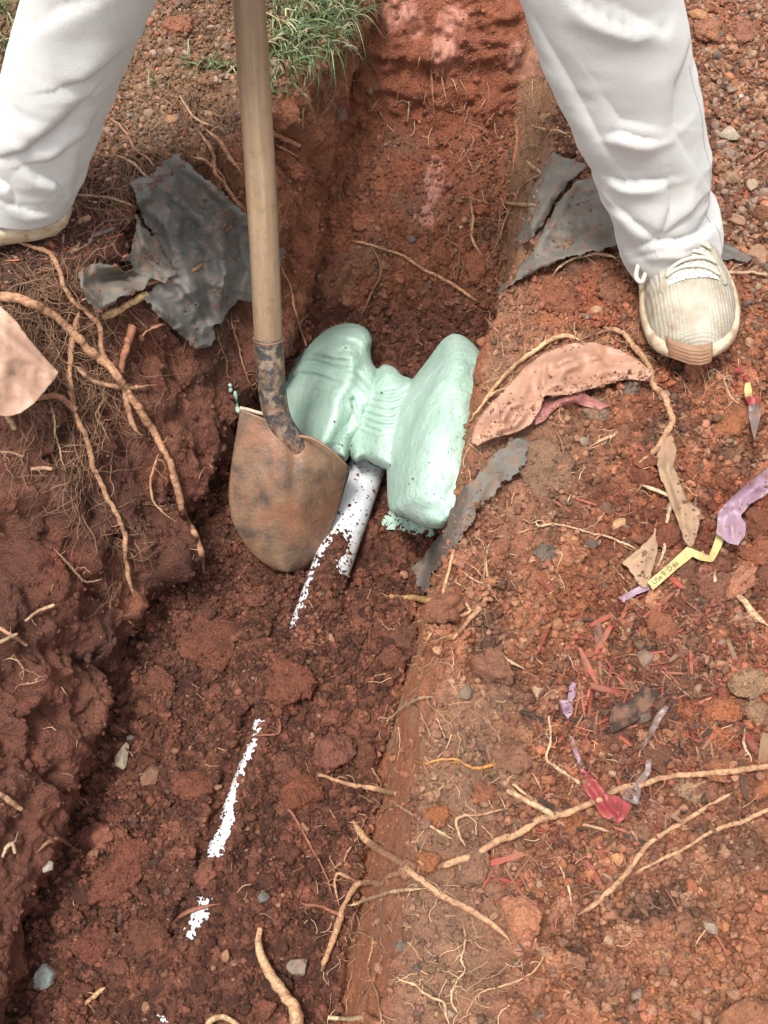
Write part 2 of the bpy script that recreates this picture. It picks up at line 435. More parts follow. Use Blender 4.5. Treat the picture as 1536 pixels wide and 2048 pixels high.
EXPO = [[(690, 905), (790, 930), (780, 1010), (755, 1075), (735, 1135), (706, 1147), (684, 1143), (676, 1128), (700, 1105), (704, 1085), (690, 1062), (664, 1066), (648, 1100), (630, 1135), (606, 1200), (583, 1250), (560, 1260), (575, 1190), (600, 1130), (650, 1040)],
        [(508, 1436), (526, 1440), (516, 1485), (500, 1530), (482, 1560), (476, 1600), (476, 1628), (466, 1668), (442, 1726), (412, 1718), (414, 1690), (440, 1645), (446, 1600), (464, 1550), (495, 1485)],
        [(402, 1792), (424, 1800), (418, 1832), (400, 1856), (386, 1880), (366, 1872), (376, 1828)],
        [(318, 2030), (332, 2034), (334, 2050), (318, 2050)]]
ex = np.full(len(Pc), -99.)
Ppp = Pc.copy(); Ppp[:, 2] = np.where(near & (np.abs(tt) < PIPE_R * 2), zc + cover, Ppp[:, 2]); qx, qy, _ = proj(Ppp)
for k_, pl in enumerate(EXPO): ex = np.maximum(ex, poly_sd(qx, qy, pl) + (3.5 if k_ == 0 else -3.0))
ragged = ex + fbm(Pc, 150, 3, 131, .7) * 19 + fbm(Pc, 50, 2, 133) * 8
zz = Pc[:, 2].copy()
zz = np.maximum(zz, np.where(mound > .05, zc + PIPE_R * .9 * mound - .004 + fbm(Pc, 60, 3, 141) * .004 + (h15 * .3 + h7 * .5) * .8, -9))
topm = zc + cover + .0035 + h7 * .5 + h15 * .25 + fine * .001
inp = near & (np.abs(tt) < PIPE_R)
zz = np.where(inp & (ragged <= 0), np.maximum(zz, topm), zz)
zz = np.where(inp & (ragged > 0), np.minimum(zz, zc + cover - .006), zz)
side = near & (np.abs(tt) >= PIPE_R) & (np.abs(tt) < PIPE_R * 1.9) & (ex > -30)
zz = np.where(side, np.minimum(zz, zc - .016 + h7 * .4 + (np.abs(tt) - PIPE_R) * .4), zz)
Pc[:, 2] = zz
P1[idx] = Pc
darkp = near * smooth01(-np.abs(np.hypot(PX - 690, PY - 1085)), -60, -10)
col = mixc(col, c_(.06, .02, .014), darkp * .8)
wet = np.zeros(len(P))
for bx, by, rx_, ry_ in ((890, 90, 26, 55), (905, 35, 30, 30), (800, 30, 45, 30), (1050, 115, 28, 40), (868, 360, 18, 50), (852, 430, 14, 26), (830, 60, 20, 30)):
    wet = np.maximum(wet, smooth01(1.25 - np.hypot((PX - bx) / rx_, (PY - by) / ry_) + n_c * .6 + n_b * .5, .1, .5))
col = mixc(col, c_(.36, .175, .13), wet * .5)
colfull = np.ones((len(P0), 3)) * c_(.2, .15, .08)
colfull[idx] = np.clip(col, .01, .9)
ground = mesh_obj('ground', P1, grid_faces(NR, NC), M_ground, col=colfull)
tag(ground, 'red clay ground cut by an open trench, loose crumbly banks on both sides', None, kind='structure')
_wf = np.zeros(len(P0), np.float32); _wf[idx] = np.maximum(wet, wwl * .22 * smooth01(n_b, -.2, .3))
_wa = ground.data.attributes.new('Wet', 'FLOAT', 'POINT'); _wa.data.foreach_set('value', _wf)
# ray casting on the ground
_F = grid_faces(NR, NC)
fm = vis[_F].all(1)
BV = BVHTree.FromPolygons([tuple(v) for v in P1.astype(float).tolist()], _F[fm].tolist())
camv = Vector(CAM)
def hit(px, py):
    r = ray(px, py); d = Vector(r)
    loc, n, i, dist = BV.ray_cast(camv, d.normalized())
    if loc is None: return float(depth_z(np.array(px), np.array(py), 0.0)), Vector((0, 0, 1))
    if n.dot(d) > 0: n = -n
    return dist / d.length, n
# ---------------------------------------------------------------- white pipe in the trench
def tube(path, rad, nseg=10, knob=0.0, seed=0, cap=True, flat=None):
    """mesh arrays of a tube swept along path"""
    P = np.asarray(path, float); n = len(P)
    T = np.gradient(P, axis=0); T /= np.linalg.norm(T, axis=1, keepdims=True) + 1e-12
    ref = np.array([0, 0, 1.0]) if abs(T[0, 2]) < .9 else np.array([1.0, 0, 0])
    A = np.zeros_like(P); a = np.cross(T[0], ref); a /= np.linalg.norm(a)
    for i in range(n):
        a = a - T[i] * (a @ T[i]); a /= np.linalg.norm(a) + 1e-12; A[i] = a
    Bn = np.cross(T, A)
    th = np.linspace(0, 2 * math.pi, nseg, endpoint=False)
    r = np.asarray(rad, float) * np.ones(n)
    rr = r[:, None] * np.ones((n, nseg))
    if knob:
        g = np.random.default_rng(seed)
        k = g.normal(0, 1, (n, nseg)); k = (k + np.roll(k, 1, 0) + np.roll(k, 1, 1)) / 1.7
        rr = rr * (1 + knob * np.clip(k, -2, 2.5))
    V = P[:, None] + (np.cos(th)[None, :, None] * A[:, None] + np.sin(th)[None, :, None] * Bn[:, None]) * rr[..., None]
    V = V.reshape(-1, 3); F = grid_faces(n, nseg, True)[:, ::-1]
    if cap:
        V = np.vstack([V, P[0] - T[0] * r[0] * .4, P[-1] + T[-1] * r[-1] * .4])
        j = np.arange(nseg); j2 = (j + 1) % nseg; m = n * nseg
        F = np.vstack([F, np.stack([np.full(nseg, m), np.full(nseg, m), j2, j], 1)[:, [0, 2, 3, 3]] * 0 + np.stack([np.full(nseg, m), j, j2, j2], 1),
                       np.stack([np.full(nseg, m + 1), (n - 1) * nseg + j2, (n - 1) * nseg + j, (n - 1) * nseg + j], 1)])
    return V, F
def obj_vf(name, V, F, mat, parent=None, smooth=True):
    """faces given as quads; repeated corners mean triangles"""
    me = bpy.data.meshes.new(name)
    F = np.asarray(F)
    tri = F[:, 2] == F[:, 3]
    Fq = F[~tri]; Ft = F[tri][:, :3]
    loops = np.concatenate([Fq.ravel(), Ft.ravel()]).astype(np.int32)
    me.vertices.add(len(V)); me.vertices.foreach_set('co', np.asarray(V, np.float32).ravel())
    me.loops.add(len(loops)); me.loops.foreach_set('vertex_index', loops)
    me.polygons.add(len(Fq) + len(Ft))
    st = np.concatenate([np.arange(len(Fq)) * 4, len(Fq) * 4 + np.arange(len(Ft)) * 3]).astype(np.int32)
    me.polygons.foreach_set('loop_start', st)
    me.polygons.foreach_set('loop_total', np.concatenate([np.full(len(Fq), 4), np.full(len(Ft), 3)]).astype(np.int32))
    me.polygons.foreach_set('use_smooth', np.full(len(Fq) + len(Ft), smooth))
    me.update(calc_edges=True); me.validate()
    if mat: me.materials.append(mat)
    o = bpy.data.objects.new(name, me); C.objects.link(o)
    if parent is not None: o.parent = parent
    return o

s_ = NT('white_pvc'); p_ = s_.pos()
st = s_.math('MULTIPLY', s_.ramp(s_.noise(45, 5, .7, p_), [(.50, (0, 0, 0)), (.68, (1, 1, 1))]), s_.ramp(s_.noise(16, 2, .5, p_), [(.42, (0, 0, 0)), (.62, (1, 1, 1))]))
c_p = s_.mix(s_.math('MULTIPLY', st, .6), (.60, .61, .63), (.38, .24, .13))
vv = s_.n('ShaderNodeTexVoronoi'); vv.inputs['Scale'].default_value = 170; s_.l(s_.mix(.012, p_, s_.n('ShaderNodeTexNoise').outputs['Color'], 'ADD'), vv.inputs['Vector'])
sp = s_.n('ShaderNodeSeparateColor'); s_.l(vv.outputs['Color'], sp.inputs[0])
spk = s_.math('MULTIPLY', s_.math('GREATER_THAN', sp.outputs[0], .86), s_.math('LESS_THAN', vv.outputs['Distance'], .30))
c_p = s_.mix(spk, c_p, (.07, .022, .014))
M_pipe = s_.fin(c_p, .32, s_.bump(s_.noise(200, 3, .6, p_), .0006), .5)
pp = np.array([pa + pdir * t for t in np.linspace(.008, float((pb - pa) @ pdir) + .5, 60)])
V, F = tube(pp, PIPE_R, 40)
pipe = empty('pvc_pipe', tuple(pa)); tag(pipe, 'white plastic pipe lying half buried along the trench floor', 'pipe')
def child(o, par):
    o.parent = par; o.matrix_parent_inverse = Matrix.Translation(-Vector(par.location)); return o
child(obj_vf('pipe_barrel', V, F, M_pipe), pipe)
ink = NT('faded_ink').fin((.45, .46, .52), .6)
# printed line along the barrel (faded marks)
fc = bpy.data.curves.new('printed_marking', 'FONT'); fc.body = 'SCH 40  PVC'; fc.size = .0085; fc.extrude = .0001
t0 = bpy.data.objects.new('text', fc); C.objects.link(t0); fc.materials.append(ink); bpy.context.view_layer.update()
to = bpy.data.objects.new('printed_marking', bpy.data.meshes.new_from_object(t0.evaluated_get(bpy.context.evaluated_depsgraph_get()))); C.objects.link(to); bpy.data.objects.remove(t0)
if not to.data.materials: to.data.materials.append(ink)
zc_ = np.array([0, 0, 1.0]); latv = np.cross(pdir, zc_); latv /= np.linalg.norm(latv)
up_ = np.cross(latv, pdir)
ang = R_(118)
rad_dir = latv * math.cos(ang) + up_ * math.sin(ang)
tx = Vector(-pdir); nz = Vector(rad_dir); ty = nz.cross(tx)
org = pa + pdir * .155 + rad_dir * (PIPE_R + .0002)
mt = Matrix((( tx.x, ty.x, nz.x, org[0]), (tx.y, ty.y, nz.y, org[1]), (tx.z, ty.z, nz.z, org[2]), (0, 0, 0, 1)))
to.matrix_world = mt; to.parent = pipe; to.matrix_parent_inverse = Matrix.Translation(-Vector(pipe.location))

# ---------------------------------------------------------------- lumps, stones, chips: shared shapes
def ico(sub):
    bm = bmesh.new(); bmesh.ops.create_icosphere(bm, subdivisions=sub, radius=1.0)
    V = np.array([v.co[:] for v in bm.verts]); F = np.array([[v.index for v in f.verts] for f in bm.faces]); bm.free(); return V, F
ICO = {k: ico(k) for k in (2, 3, 4, 5)}
def clod_shape(seed, sub=3, n=26, rough=.5):
    g = np.random.default_rng(seed); V, F = ICO[sub]
    V = V.copy()
    c = g.normal(size=(n, 3)); c /= np.linalg.norm(c, axis=1, keepdims=True); c *= g.uniform(.45, .8, (n, 1))
    r = g.uniform(.28, .55, n)
    out = np.full(len(V), .55)
    for ci, ri in zip(c, r):
        bq = V @ ci; disc = bq * bq - (ci @ ci) + ri * ri
        t = np.where(disc > 0, bq + np.sqrt(np.maximum(disc, 0)), 0)
        out = np.maximum(out, t)
    out = out * (1 + .30 * rough * fbm(V + seed, 2.0, 3, seed) + .20 * rough * fbm(V + seed, 6, 3, seed + 3, .65))
    if sub >= 4:
        cc_ = np.random.default_rng(seed + 9).normal(size=(260, 3)); cc_ /= np.linalg.norm(cc_, axis=1, keepdims=True)
        dd_ = np.maximum(0, (V @ cc_.T) - .987) / .013; out = out + .055 * np.sqrt(dd_.max(1))
    V = V * out[:, None]; V[:, 2] *= .8
    return V / np.abs(V).max(), F
def rock_shape(seed, sub=3, planes=14, rough=.03):
    g = np.random.default_rng(seed); V, F = ICO[sub]; V = V.copy() * np.array([1, .8, .62]) * 1.25
    n = g.normal(size=(planes, 3)); n /= np.linalg.norm(n, axis=1, keepdims=True)
    for k in range(planes):
        d = g.uniform(.52, .85); e = np.maximum(0, V @ n[k] - d); V = V - e[:, None] * n[k]
    V *= (1 + rough * fbm(V, 4, 3, seed))[:, None]
    return V / np.abs(V).max(), F
def chip_shape(seed, asp=.16):
    g = np.random.default_rng(seed); n = 7
    x = np.linspace(-1, 1, n); w = asp * (1 - .35 * np.abs(x) ** 4) * g.uniform(.75, 1.1, n); t = asp * .35 * g.uniform(.7, 1.2, n)
    yc = np.cumsum(g.normal(0, .02, n)); zc2 = np.cumsum(g.normal(0, .015, n))
    V = []
    for i in range(n):
        sh = g.uniform(-.05, .05, 4)
        for j, (a, b) in enumerate(((-1, -1), (1, -1), (1, 1), (-1, 1))):
            V.append((x[i] + sh[j] * (2.4 if i in (0, n - 1) else .3), yc[i] + a * w[i], zc2[i] + b * t[i]))
    F = grid_faces(n, 4, True)[:, ::-1].tolist() + [[0, 1, 2, 3], [(n - 1) * 4 + k for k in (3, 2, 1, 0)]]
    return np.array(V), np.array(F)
def rock_material(name, src):
    s = NT(name)
    a = s.n('ShaderNodeObjectInfo').outputs['Color'] if src == 'obj' else s.n('ShaderNodeAttribute', attribute_type='INSTANCER', attribute_name='col').outputs['Color']
    p = s.pos(); nn = s.noise(160, 6, .7, p); n2 = s.noise(40, 4, .6, p, 1.5)
    c = s.mix(1.0, a, s.ramp(nn, [(.3, (.6, .6, .6)), (.5, (1, 1, 1)), (.7, (1.35, 1.33, 1.3))]), 'MULTIPLY')
    c = s.mix(s.math('MULTIPLY', s.ramp(n2, [(.56, (0, 0, 0)), (.66, (1, 1, 1))]), .5), c, (.27, .11, .055))
    return s.fin(c, .8, s.bump(nn, .0016), .3)
M_rock = rock_material('stone_surface', 'obj')
M_rocki = rock_material('gravel_surface', 'inst')
def wood_material(name, src):
    s = NT(name)
    a = s.n('ShaderNodeObjectInfo').outputs['Color'] if src == 'obj' else s.n('ShaderNodeAttribute', attribute_type='INSTANCER', attribute_name='col').outputs['Color']
    v = s.mapped(s.obj(), (1.2, 22, 22)); g1 = s.noise(1.3, 5, .7, v)
    c = s.mix(1.0, a, s.ramp(g1, [(.3, (.5, .45, .42)), (.5, (1, 1, 1)), (.72, (1.4, 1.4, 1.35))]), 'MULTIPLY')
    c = s.mix(s.math('MULTIPLY', s.ramp(s.noise(60, 3, .6, s.pos()), [(.45, (0, 0, 0)), (.6, (1, 1, 1))]), .6), c, (.24, .12, .075))
    return s.fin(c, .75, s.bump(g1, .0012), .3)
M_chip = wood_material('wood_chip_surface', 'obj'); M_chipi = wood_material('splinter_surface', 'inst')

def protos(name, shapes, mat, smooth=True):
    return [mesh_obj(name, V, F, mat, collection=False, smooth=smooth) for V, F in shapes]
def scatter(name, label, proto, pts, rot, scl, cols, idxs):
    """one mass of loose pieces: points that carry shared shapes"""
    me = bpy.data.meshes.new(name); me.vertices.add(len(pts)); me.vertices.foreach_set('co', np.asarray(pts, np.float32).ravel())
    for nm, ty, key, arr in (('rot', 'FLOAT_VECTOR', 'vector', rot), ('scl', 'FLOAT_VECTOR', 'vector', scl), ('pick', 'INT', 'value', idxs)):
        A = me.attributes.new(nm, ty, 'POINT'); A.data.foreach_set(key, np.asarray(arr, np.int32 if ty == 'INT' else np.float32).ravel())
    A = me.attributes.new('col', 'FLOAT_COLOR', 'POINT'); cc = np.ones((len(pts), 4), np.float32); cc[:, :3] = cols; A.data.foreach_set('color', cc.ravel())
    o = bpy.data.objects.new(name, me); C.objects.link(o)
    pc = bpy.data.collections.new(name + '_shapes')
    for q in proto: pc.objects.link(q)
    g = bpy.data.node_groups.new(name + '_nodes', 'GeometryNodeTree')
    g.interface.new_socket('Geometry', in_out='INPUT', socket_type='NodeSocketGeometry'); g.interface.new_socket('Geometry', in_out='OUTPUT', socket_type='NodeSocketGeometry')
    gi = g.nodes.new('NodeGroupInput'); go = g.nodes.new('NodeGroupOutput')
    ci = g.nodes.new('GeometryNodeCollectionInfo'); ci.inputs['Collection'].default_value = pc; ci.inputs['Separate Children'].default_value = True; ci.inputs['Reset Children'].default_value = True
    ii = g.nodes.new('GeometryNodeInstanceOnPoints'); ii.inputs['Pick Instance'].default_value = True
    def na(nm, ty):
        x = g.nodes.new('GeometryNodeInputNamedAttribute'); x.data_type = ty; x.inputs['Name'].default_value = nm
        return next(q for q in x.outputs if q.enabled and q.name == 'Attribute')
    L = g.links.new
    L(gi.outputs[0], ii.inputs['Points']); L(ci.outputs[0], ii.inputs['Instance'])
    L(na('pick', 'INT'), ii.inputs['Instance Index'])
    e2r = g.nodes.new('FunctionNodeEulerToRotation'); L(na('rot', 'FLOAT_VECTOR'), e2r.inputs[0]); L(e2r.outputs[0], ii.inputs['Rotation'])
    L(na('scl', 'FLOAT_VECTOR'), ii.inputs['Scale'])
    L(ii.outputs[0], go.inputs[0])
    md = o.modifiers.new('scatter', 'NODES'); md.node_group = g
    return tag(o, label, None, kind='stuff')

# area weights on the visible ground
Gd = P1.reshape(NR, NC, 3)
du = np.gradient(Gd, axis=1); dv = np.gradient(Gd, axis=0)
AR = np.linalg.norm(np.cross(du, dv), axis=-1).ravel()[idx]
NRM = normals(Gd).reshape(-1, 3)[idx]
PX, PY, PD = proj(Pc)
inview = (PX > -380) & (PX < 1760) & (PY > -80) & (PY < 2140)
bare = near & (np.abs(tt) < PIPE_R * 1.25) & (ex > -6)
rng = np.random.default_rng(5)
mulch = smooth01(poly_sd(PX, PY, [(1180, 1250), (1330, 1190), (1470, 1170), (1560, 1280), (1500, 1500), (1400, 1620), (1250, 1720), (1060, 1800), (960, 1780), (1000, 1660), (1130, 1560), (1060, 1400)]), -60, 50) * wbr
mulch_l = wbl * smooth01(poly_sd(PX, PY, [(130, 400), (250, 380), (290, 480), (200, 540), (60, 520), (0, 480)]), -40, 30)
gravel_r = wbr * smooth01(PX, 1340, 1440) * (1 - smooth01(PY, 520, 700))
def pick_pts(dens, n):
    w = AR * dens * inview * (~bare); w = w / w.sum()
    return rng.choice(len(w), n, p=w)
Nmat = NRM
def euler_from_normal(nr, spin, tilt=0.0):
    """eulers (XYZ) that turn z to the normal after a spin about z"""
    out = np.zeros((len(nr), 3))
    z = nr + rng.normal(0, tilt, nr.shape) if tilt else nr
    z = z / np.linalg.norm(z, axis=1, keepdims=True)
    t = np.where(np.abs(z[:, [2]]) < .95, np.array([[0, 0, 1.0]]), np.array([[1.0, 0, 0]]))
    x = np.cross(t, z); x /= np.linalg.norm(x, axis=1, keepdims=True); y = np.cross(z, x)
    xs = x * np.cos(spin)[:, None] + y * np.sin(spin)[:, None]; ys = np.cross(z, xs)
    # rotation matrix columns xs, ys, z -> euler XYZ
    r20 = xs[:, 2]; r21 = ys[:, 2]; r22 = z[:, 2]; r10 = xs[:, 1]; r00 = xs[:, 0]
    out[:, 0] = np.arctan2(r21, r22); out[:, 1] = -np.arcsin(np.clip(r20, -1, 1)); out[:, 2] = np.arctan2(r10, r00)
    return out
clods3 = [clod_shape(100 + k, 3 if k < 6 else 3) for k in range(9)]
crumb_p = protos('crumb', [clod_shape(40 + k, 2, 14) for k in range(8)], M_crumb)
crumb_p2 = protos('crumb', [clod_shape(40 + k, 2, 14) for k in range(8)], M_crumb)
dens = loose_r * 1.0 + strip * .12 + loose_f * .9 - shelf * .45 + wbl * .8 + wwl * .07 + wwr * .02 + endw * .05
dens = np.maximum(dens, 0) * (.35 + .9 * smooth01(fbm(Pc, 10, 3, 201), -.3, .35))
n = 100000
k = pick_pts(dens, n)
r = np.exp(rng.normal(math.log(.0021), .45, n)) * np.where(wbr[k] > .5, 1.2, 1.15); r = np.clip(r, .0009, .0078)
cc = col[k] * rng.uniform(.75, 1.3, (n, 1)) * (1 + rng.normal(0, .05, (n, 3)))
isb = wbr[k] > .5
pal = rng.random(n) < np.where(isb, .10, .02); cc[pal] = cc[pal] * .35 + PALE * rng.uniform(.7, 1.1, (pal.sum(), 1)) * .75
gr = rng.random(n) < np.where(isb, .07, .02); cc[gr] = cc[gr] * .4 + GREY * rng.uniform(.3, .8, (gr.sum(), 1)) * .6
pos = Pc[k] + rng.normal(0, .0012, (n, 3)) * .7 + NRM[k] * (r * .35)[:, None]
scatter('soil_crumbs', 'small crumbs of red and brown clay spread over the trench floor and banks', crumb_p, pos, rng.uniform(0, 6.28, (n, 3)), r[:, None] * rng.uniform(.75, 1.25, (n, 3)), np.clip(cc, .01, .9), rng.integers(0, 8, n))
# gravel mass, upper right and left bank
grav_p = protos('gravel_grain', [rock_shape(60 + k_, 2, 12) for k_ in range(7)], M_rocki, smooth=False)
dens = gravel_r * 1.0 + wbr * .03 * loose_r + wbl * .25 + shelf * .05
n = 7500
k = pick_pts(dens, n)
r = np.clip(np.exp(rng.normal(math.log(.0034), .4, n)), .0015, .009)
pal3 = np.array([GREY, c_(.30, .20, .14), PALE * .75, TAN * .8, c_(.25, .16, .115), c_(.13, .09, .07), ORANGE * .8])
cc = pal3[rng.integers(0, 7, n)] * rng.uniform(.6, 1.1, (n, 1))
scatter('gravel', 'grey and tan gravel grains mixed into the soil of the banks', grav_p, Pc[k] + NRM[k] * (r * .25)[:, None], rng.uniform(0, 6.28, (n, 3)), r[:, None] * rng.uniform(.8, 1.25, (n, 3)), cc, rng.integers(0, 7, n))
# fine splinters of mulch
spl_p = protos('splinter', [chip_shape(80 + k_, .06 + .03 * (k_ % 3)) for k_ in range(6)], M_chipi, smooth=False)
dens = mulch * 1.0 + mulch_l * 1.0 + loose_r * .03 + wbl * .05
n = 5200
k = pick_pts(dens, n)
r = np.clip(np.exp(rng.normal(math.log(.0055), .45, n)), .002, .014)
palw = np.array([(.34, .07, .04), (.24, .06, .04), (.12, .05, .035), (.05, .03, .022), (.035, .025, .02), (.30, .19, .11), (.42, .13, .08)])
cc = palw[rng.integers(0, 7, n)] * rng.uniform(.7, 1.2, (n, 1))
scatter('mulch_splinters', 'fine red and dark splinters of bark mulch littering the soil', spl_p, Pc[k] + NRM[k] * .002, euler_from_normal(NRM[k], rng.uniform(0, 6.28, n), .3), r[:, None] * np.ones((n, 3)), cc, rng.integers(0, 6, n))

# ---------------------------------------------------------------- single clods, stones and chips
clod_m = [mesh_obj('soil_clod', *clod_shape(100 + k_, 4, 60, .9), M_clod, collection=False).data for k_ in range(9)]
rock_m = [mesh_obj('stone', *rock_shape(140 + k_, 3, 16), M_rock, collection=False, smooth=False).data for k_ in range(8)]
chip_m = [mesh_obj('wood_chip', *chip_shape(180 + k_, a_), M_chip, collection=False, smooth=False).data for k_, a_ in enumerate([.07, .10, .13, .17, .06, .26])]
def inst(name, me, loc, rot, scl, color):
    o = bpy.data.objects.new(name, me); C.objects.link(o); o.location = loc; o.rotation_euler = rot
    o.scale = scl; o.color = (*[float(x) for x in color], 1)
    return o
def put(name, me, px, py, rx, ry, h, color, spin=0.0, sink=.35, tilt=0.0):
    """a piece at the ground seen at (px, py), rx by ry photo pixels across its half axes"""
    d, nr = hit(px, py); loc = at(np.array(px), np.array(py), d)
    if name == 'wood_chip': rx, ry, h = rx * .82, ry * .78, h * .6
    z = (nr * .5 + Vector((0, 0, .8)) + Vector((tilt, 0, 0))).normalized()
    m = z.to_track_quat('Z', 'Y').to_matrix() @ Matrix.Rotation(R_(spin), 3, 'Z')
    sx = rx * d / FPX; sy = ry * d / FPX * 1.12; sz = h * d / FPX
    o = inst(name, me, Vector(loc) + z * sz * (1 - 2 * sink), m.to_euler(), (sx, sy, sz), color)
    return o
CL = [
    (420, 1285, 80, 66, 40, (.20, .065, .036), 20, 'large flat brown-red clod left of the pipe in the middle of the trench floor'),
    (240, 1748, 84, 46, 34, (.215, .068, .038), -12, 'large smooth slab-like clod at the lower left of the trench floor'),
    (575, 1370, 58, 52, 34, (.22, .07, .038), 40, 'rounded clod on the floor just right above the upper white pipe sliver'),
    (668, 1505, 48, 44, 34, (.24, .085, .055), 70, 'clod with a paler top on the right half of the trench floor'),
    (607, 1590, 40, 42, 28, (.23, .07, .035), 10, 'brick-red clod right of the longest white pipe sliver'),
    (385, 1575, 48, 40, 28, (.21, .065, .035), 55, 'broad clod just left of the longest white pipe sliver'),
    (190, 1672, 42, 26, 22, (.21, .06, .04), 0, 'knobbly clod above the large slab-like clod at lower left'),
    (285, 1418, 24, 19, 14, (.22, .075, .04), 0, 'small lone clod at the foot of the left trench wall'),
    (805, 1280, 42, 36, 26, (.20, .075, .045), 30, 'brown clod against the foot of the right trench wall'),
    (190, 1890, 44, 38, 24, (.20, .06, .035), 15, 'clod above the blue-grey stone at the lower left'),
    (876, 1635, 25, 30, 24, (.36, .115, .045), 0, 'orange clod above the crossing of the two thick roots'),
    (854, 1722, 28, 27, 24, (.36, .12, .05), 50, 'orange clod sitting where the two thick roots cross'),
    (1144, 1638, 30, 25, 20, (.36, .115, .045), 0, 'orange clod lying over the long pale root beside the pink ribbon'),
    (970, 1588, 29, 22, 20, (.32, .11, .05), 80, 'orange-brown clod below the yellowish rootlet'),
    (1496, 1368, 46, 40, 30, (.36, .19, .10), 10, 'tan-topped round clod near the right edge of the photo above the red ones'),
    (1448, 1425, 42, 34, 28, (.38, .12, .05), 30, 'red-orange clod below the tan-topped clod at the right edge'),
    (1440, 1485, 34, 27, 24, (.42, .13, .055), 0, 'bright orange clod, lower one of the red pile at the right edge'),
    (1376, 1420, 26, 22, 18, (.36, .10, .045), 20, 'leftmost red clod of the pile at the right edge'),
    (1515, 1425, 34, 24, 20, (.34, .17, .09), 0, 'tan clod cut by the right edge of the photo'),
    (1190, 1500, 15, 26, 14, (.40, .14, .06), -10, 'small upright orange clod beside the purple foil thread'),
    (1380, 1590, 38, 33, 24, (.40, .21, .12), 0, 'pale crumbly clod right of the upright brown wood piece'),
    (1285, 1670, 42, 34, 26, (.30, .13, .07), 0, 'brown clod below the pink ribbon and right of its tip'),
    (1470, 840, 56, 26, 18, (.36, .12, .05), 0, 'wide orange clod patch below the red and yellow plastic strip'),
    (1120, 600, 52, 42, 26, (.30, .10, .05), 20, 'red clod left of the sneaker'),
    (1225, 590, 44, 34, 26, (.30, .11, .055), 60, 'red clod close beside the sneaker lace'),
    (1090, 940, 78, 60, 34, (.28, .14, .08), 12, 'big brown crumbly clod behind the torn grey fabric strip'),
    (1190, 820, 50, 30, 20, (.30, .18, .11), 12, 'brown crumbly heap lying on the pink plastic sheet'),
    (1095, 1110, 28, 26, 18, (.20, .13, .095), 0, 'grey-brown round clod among orange crumbs on the right bank'),
    (355, 55, 32, 26, 20, (.36, .13, .07), 0, 'reddish clod on the left bank beside the trouser leg'),
    (1420, 65, 38, 26, 20, (.38, .15, .08), 0, 'orange clod right of the trouser knee'),
    (1490, 70, 40, 32, 24, (.36, .14, .08), 0, 'orange clod in the upper right corner'),
    (1090, 470, 30, 40, 16, (.34, .15, .09), 20, 'reddish flat clod between the roots on the far side of the trench lip'),
    (1265, 775, 34, 20, 18, (.20, .13, .09), 0, 'grey-brown clod right of the pink plastic sheet below the toe'),
    (465, 230, 18, 16, 14, (.24, .12, .08), 0, 'brown clod under the grass roots left of the shovel handle'),
    (455, 260, 13, 13, 11, (.22, .11, .07), 0, 'small brown clod just below the grass root clod'),
    (680, 225, 14, 20, 12, (.28, .14, .10), 0, 'brown stone-like clod stuck at the top of the far left wall'),
]
for i, (px, py, rx, ry, h, cl_, spn, lb) in enumerate(CL):
    o = put('soil_clod', clod_m[i % 9], px, py, rx, ry, h, np.array(cl_) * np.array([1, 1.12, 1.2]) * (.95 if px < 830 and py > 700 else .95), spn, .42)
    tag(o, lb, 'soil clod', 'single clods of soil that stand out')
def crumbs_on(objs, per, seed):
    g = np.random.default_rng(seed); pts = []; cl = []
    for o in objs:
        me = o.data; n_ = len(me.vertices); a = np.zeros(n_ * 3); me.vertices.foreach_get('co', a); a = a.reshape(-1, 3)
        M = np.array(Matrix.LocRotScale(o.location, o.rotation_euler, o.scale)); w = a @ M[:3, :3].T + M[:3, 3]
        w = w[w[:, 2] > o.location[2] - .2 * o.scale[2]]
        m_ = int(per * (o.scale[0] / .02) ** 1.5); q = g.integers(0, len(w), m_); pts.append(w[q]); cl.append(np.array(o.color[:3]) * g.uniform(.6, 1.3, (m_, 1)))
    return np.vstack(pts), np.vstack(cl)
# crumbs lying on the bare pipe
m_ = 700; ua = rng.uniform(.0, float((pb - pa) @ pdir), m_ * 6); ub = rng.uniform(-1.25, 1.25, m_ * 6)
rd_ = latv[None] * np.sin(ub)[:, None] + up_[None] * np.cos(ub)[:, None]; pq = pa + pdir * ua[:, None] + rd_ * PIPE_R
ax_, ay_, _ = proj(pq); ee = np.full(len(pq), -99.)
for pl in EXPO: ee = np.maximum(ee, poly_sd(ax_, ay_, pl))
wq = (ee > -4) & (rng.random(len(pq)) < np.exp(-np.maximum(ee, 0) / 6) * .7 + .10)
pq = pq[wq][:m_]; m_ = len(pq); r = np.clip(np.exp(rng.normal(math.log(.0012), .5, m_)), .0005, .004)
scatter('pipe_crumbs', 'dark crumbs of soil scattered on the white pipe', protos('crumb', [clod_shape(40 + k, 2, 14) for k in range(4)], M_crumb), pq, rng.uniform(0, 6.28, (m_, 3)), r[:, None] * np.ones((m_, 3)), np.array([[.12, .042, .026]]) * rng.uniform(.6, 1.4, (m_, 1)), rng.integers(0, 4, m_))
bigs = [o for o in C.objects if o.name.startswith('soil_clod')]
cp, ccl = crumbs_on(bigs, 70, 3); m_ = len(cp)
r = np.clip(np.exp(rng.normal(math.log(.0015), .45, m_)), .0006, .005)
scatter('clod_crumbs', 'fine crumbs of clay stuck to the bigger clods', crumb_p2, cp, rng.uniform(0, 6.28, (m_, 3)), r[:, None] * rng.uniform(.75, 1.25, (m_, 3)), ccl, rng.integers(0, 8, m_))
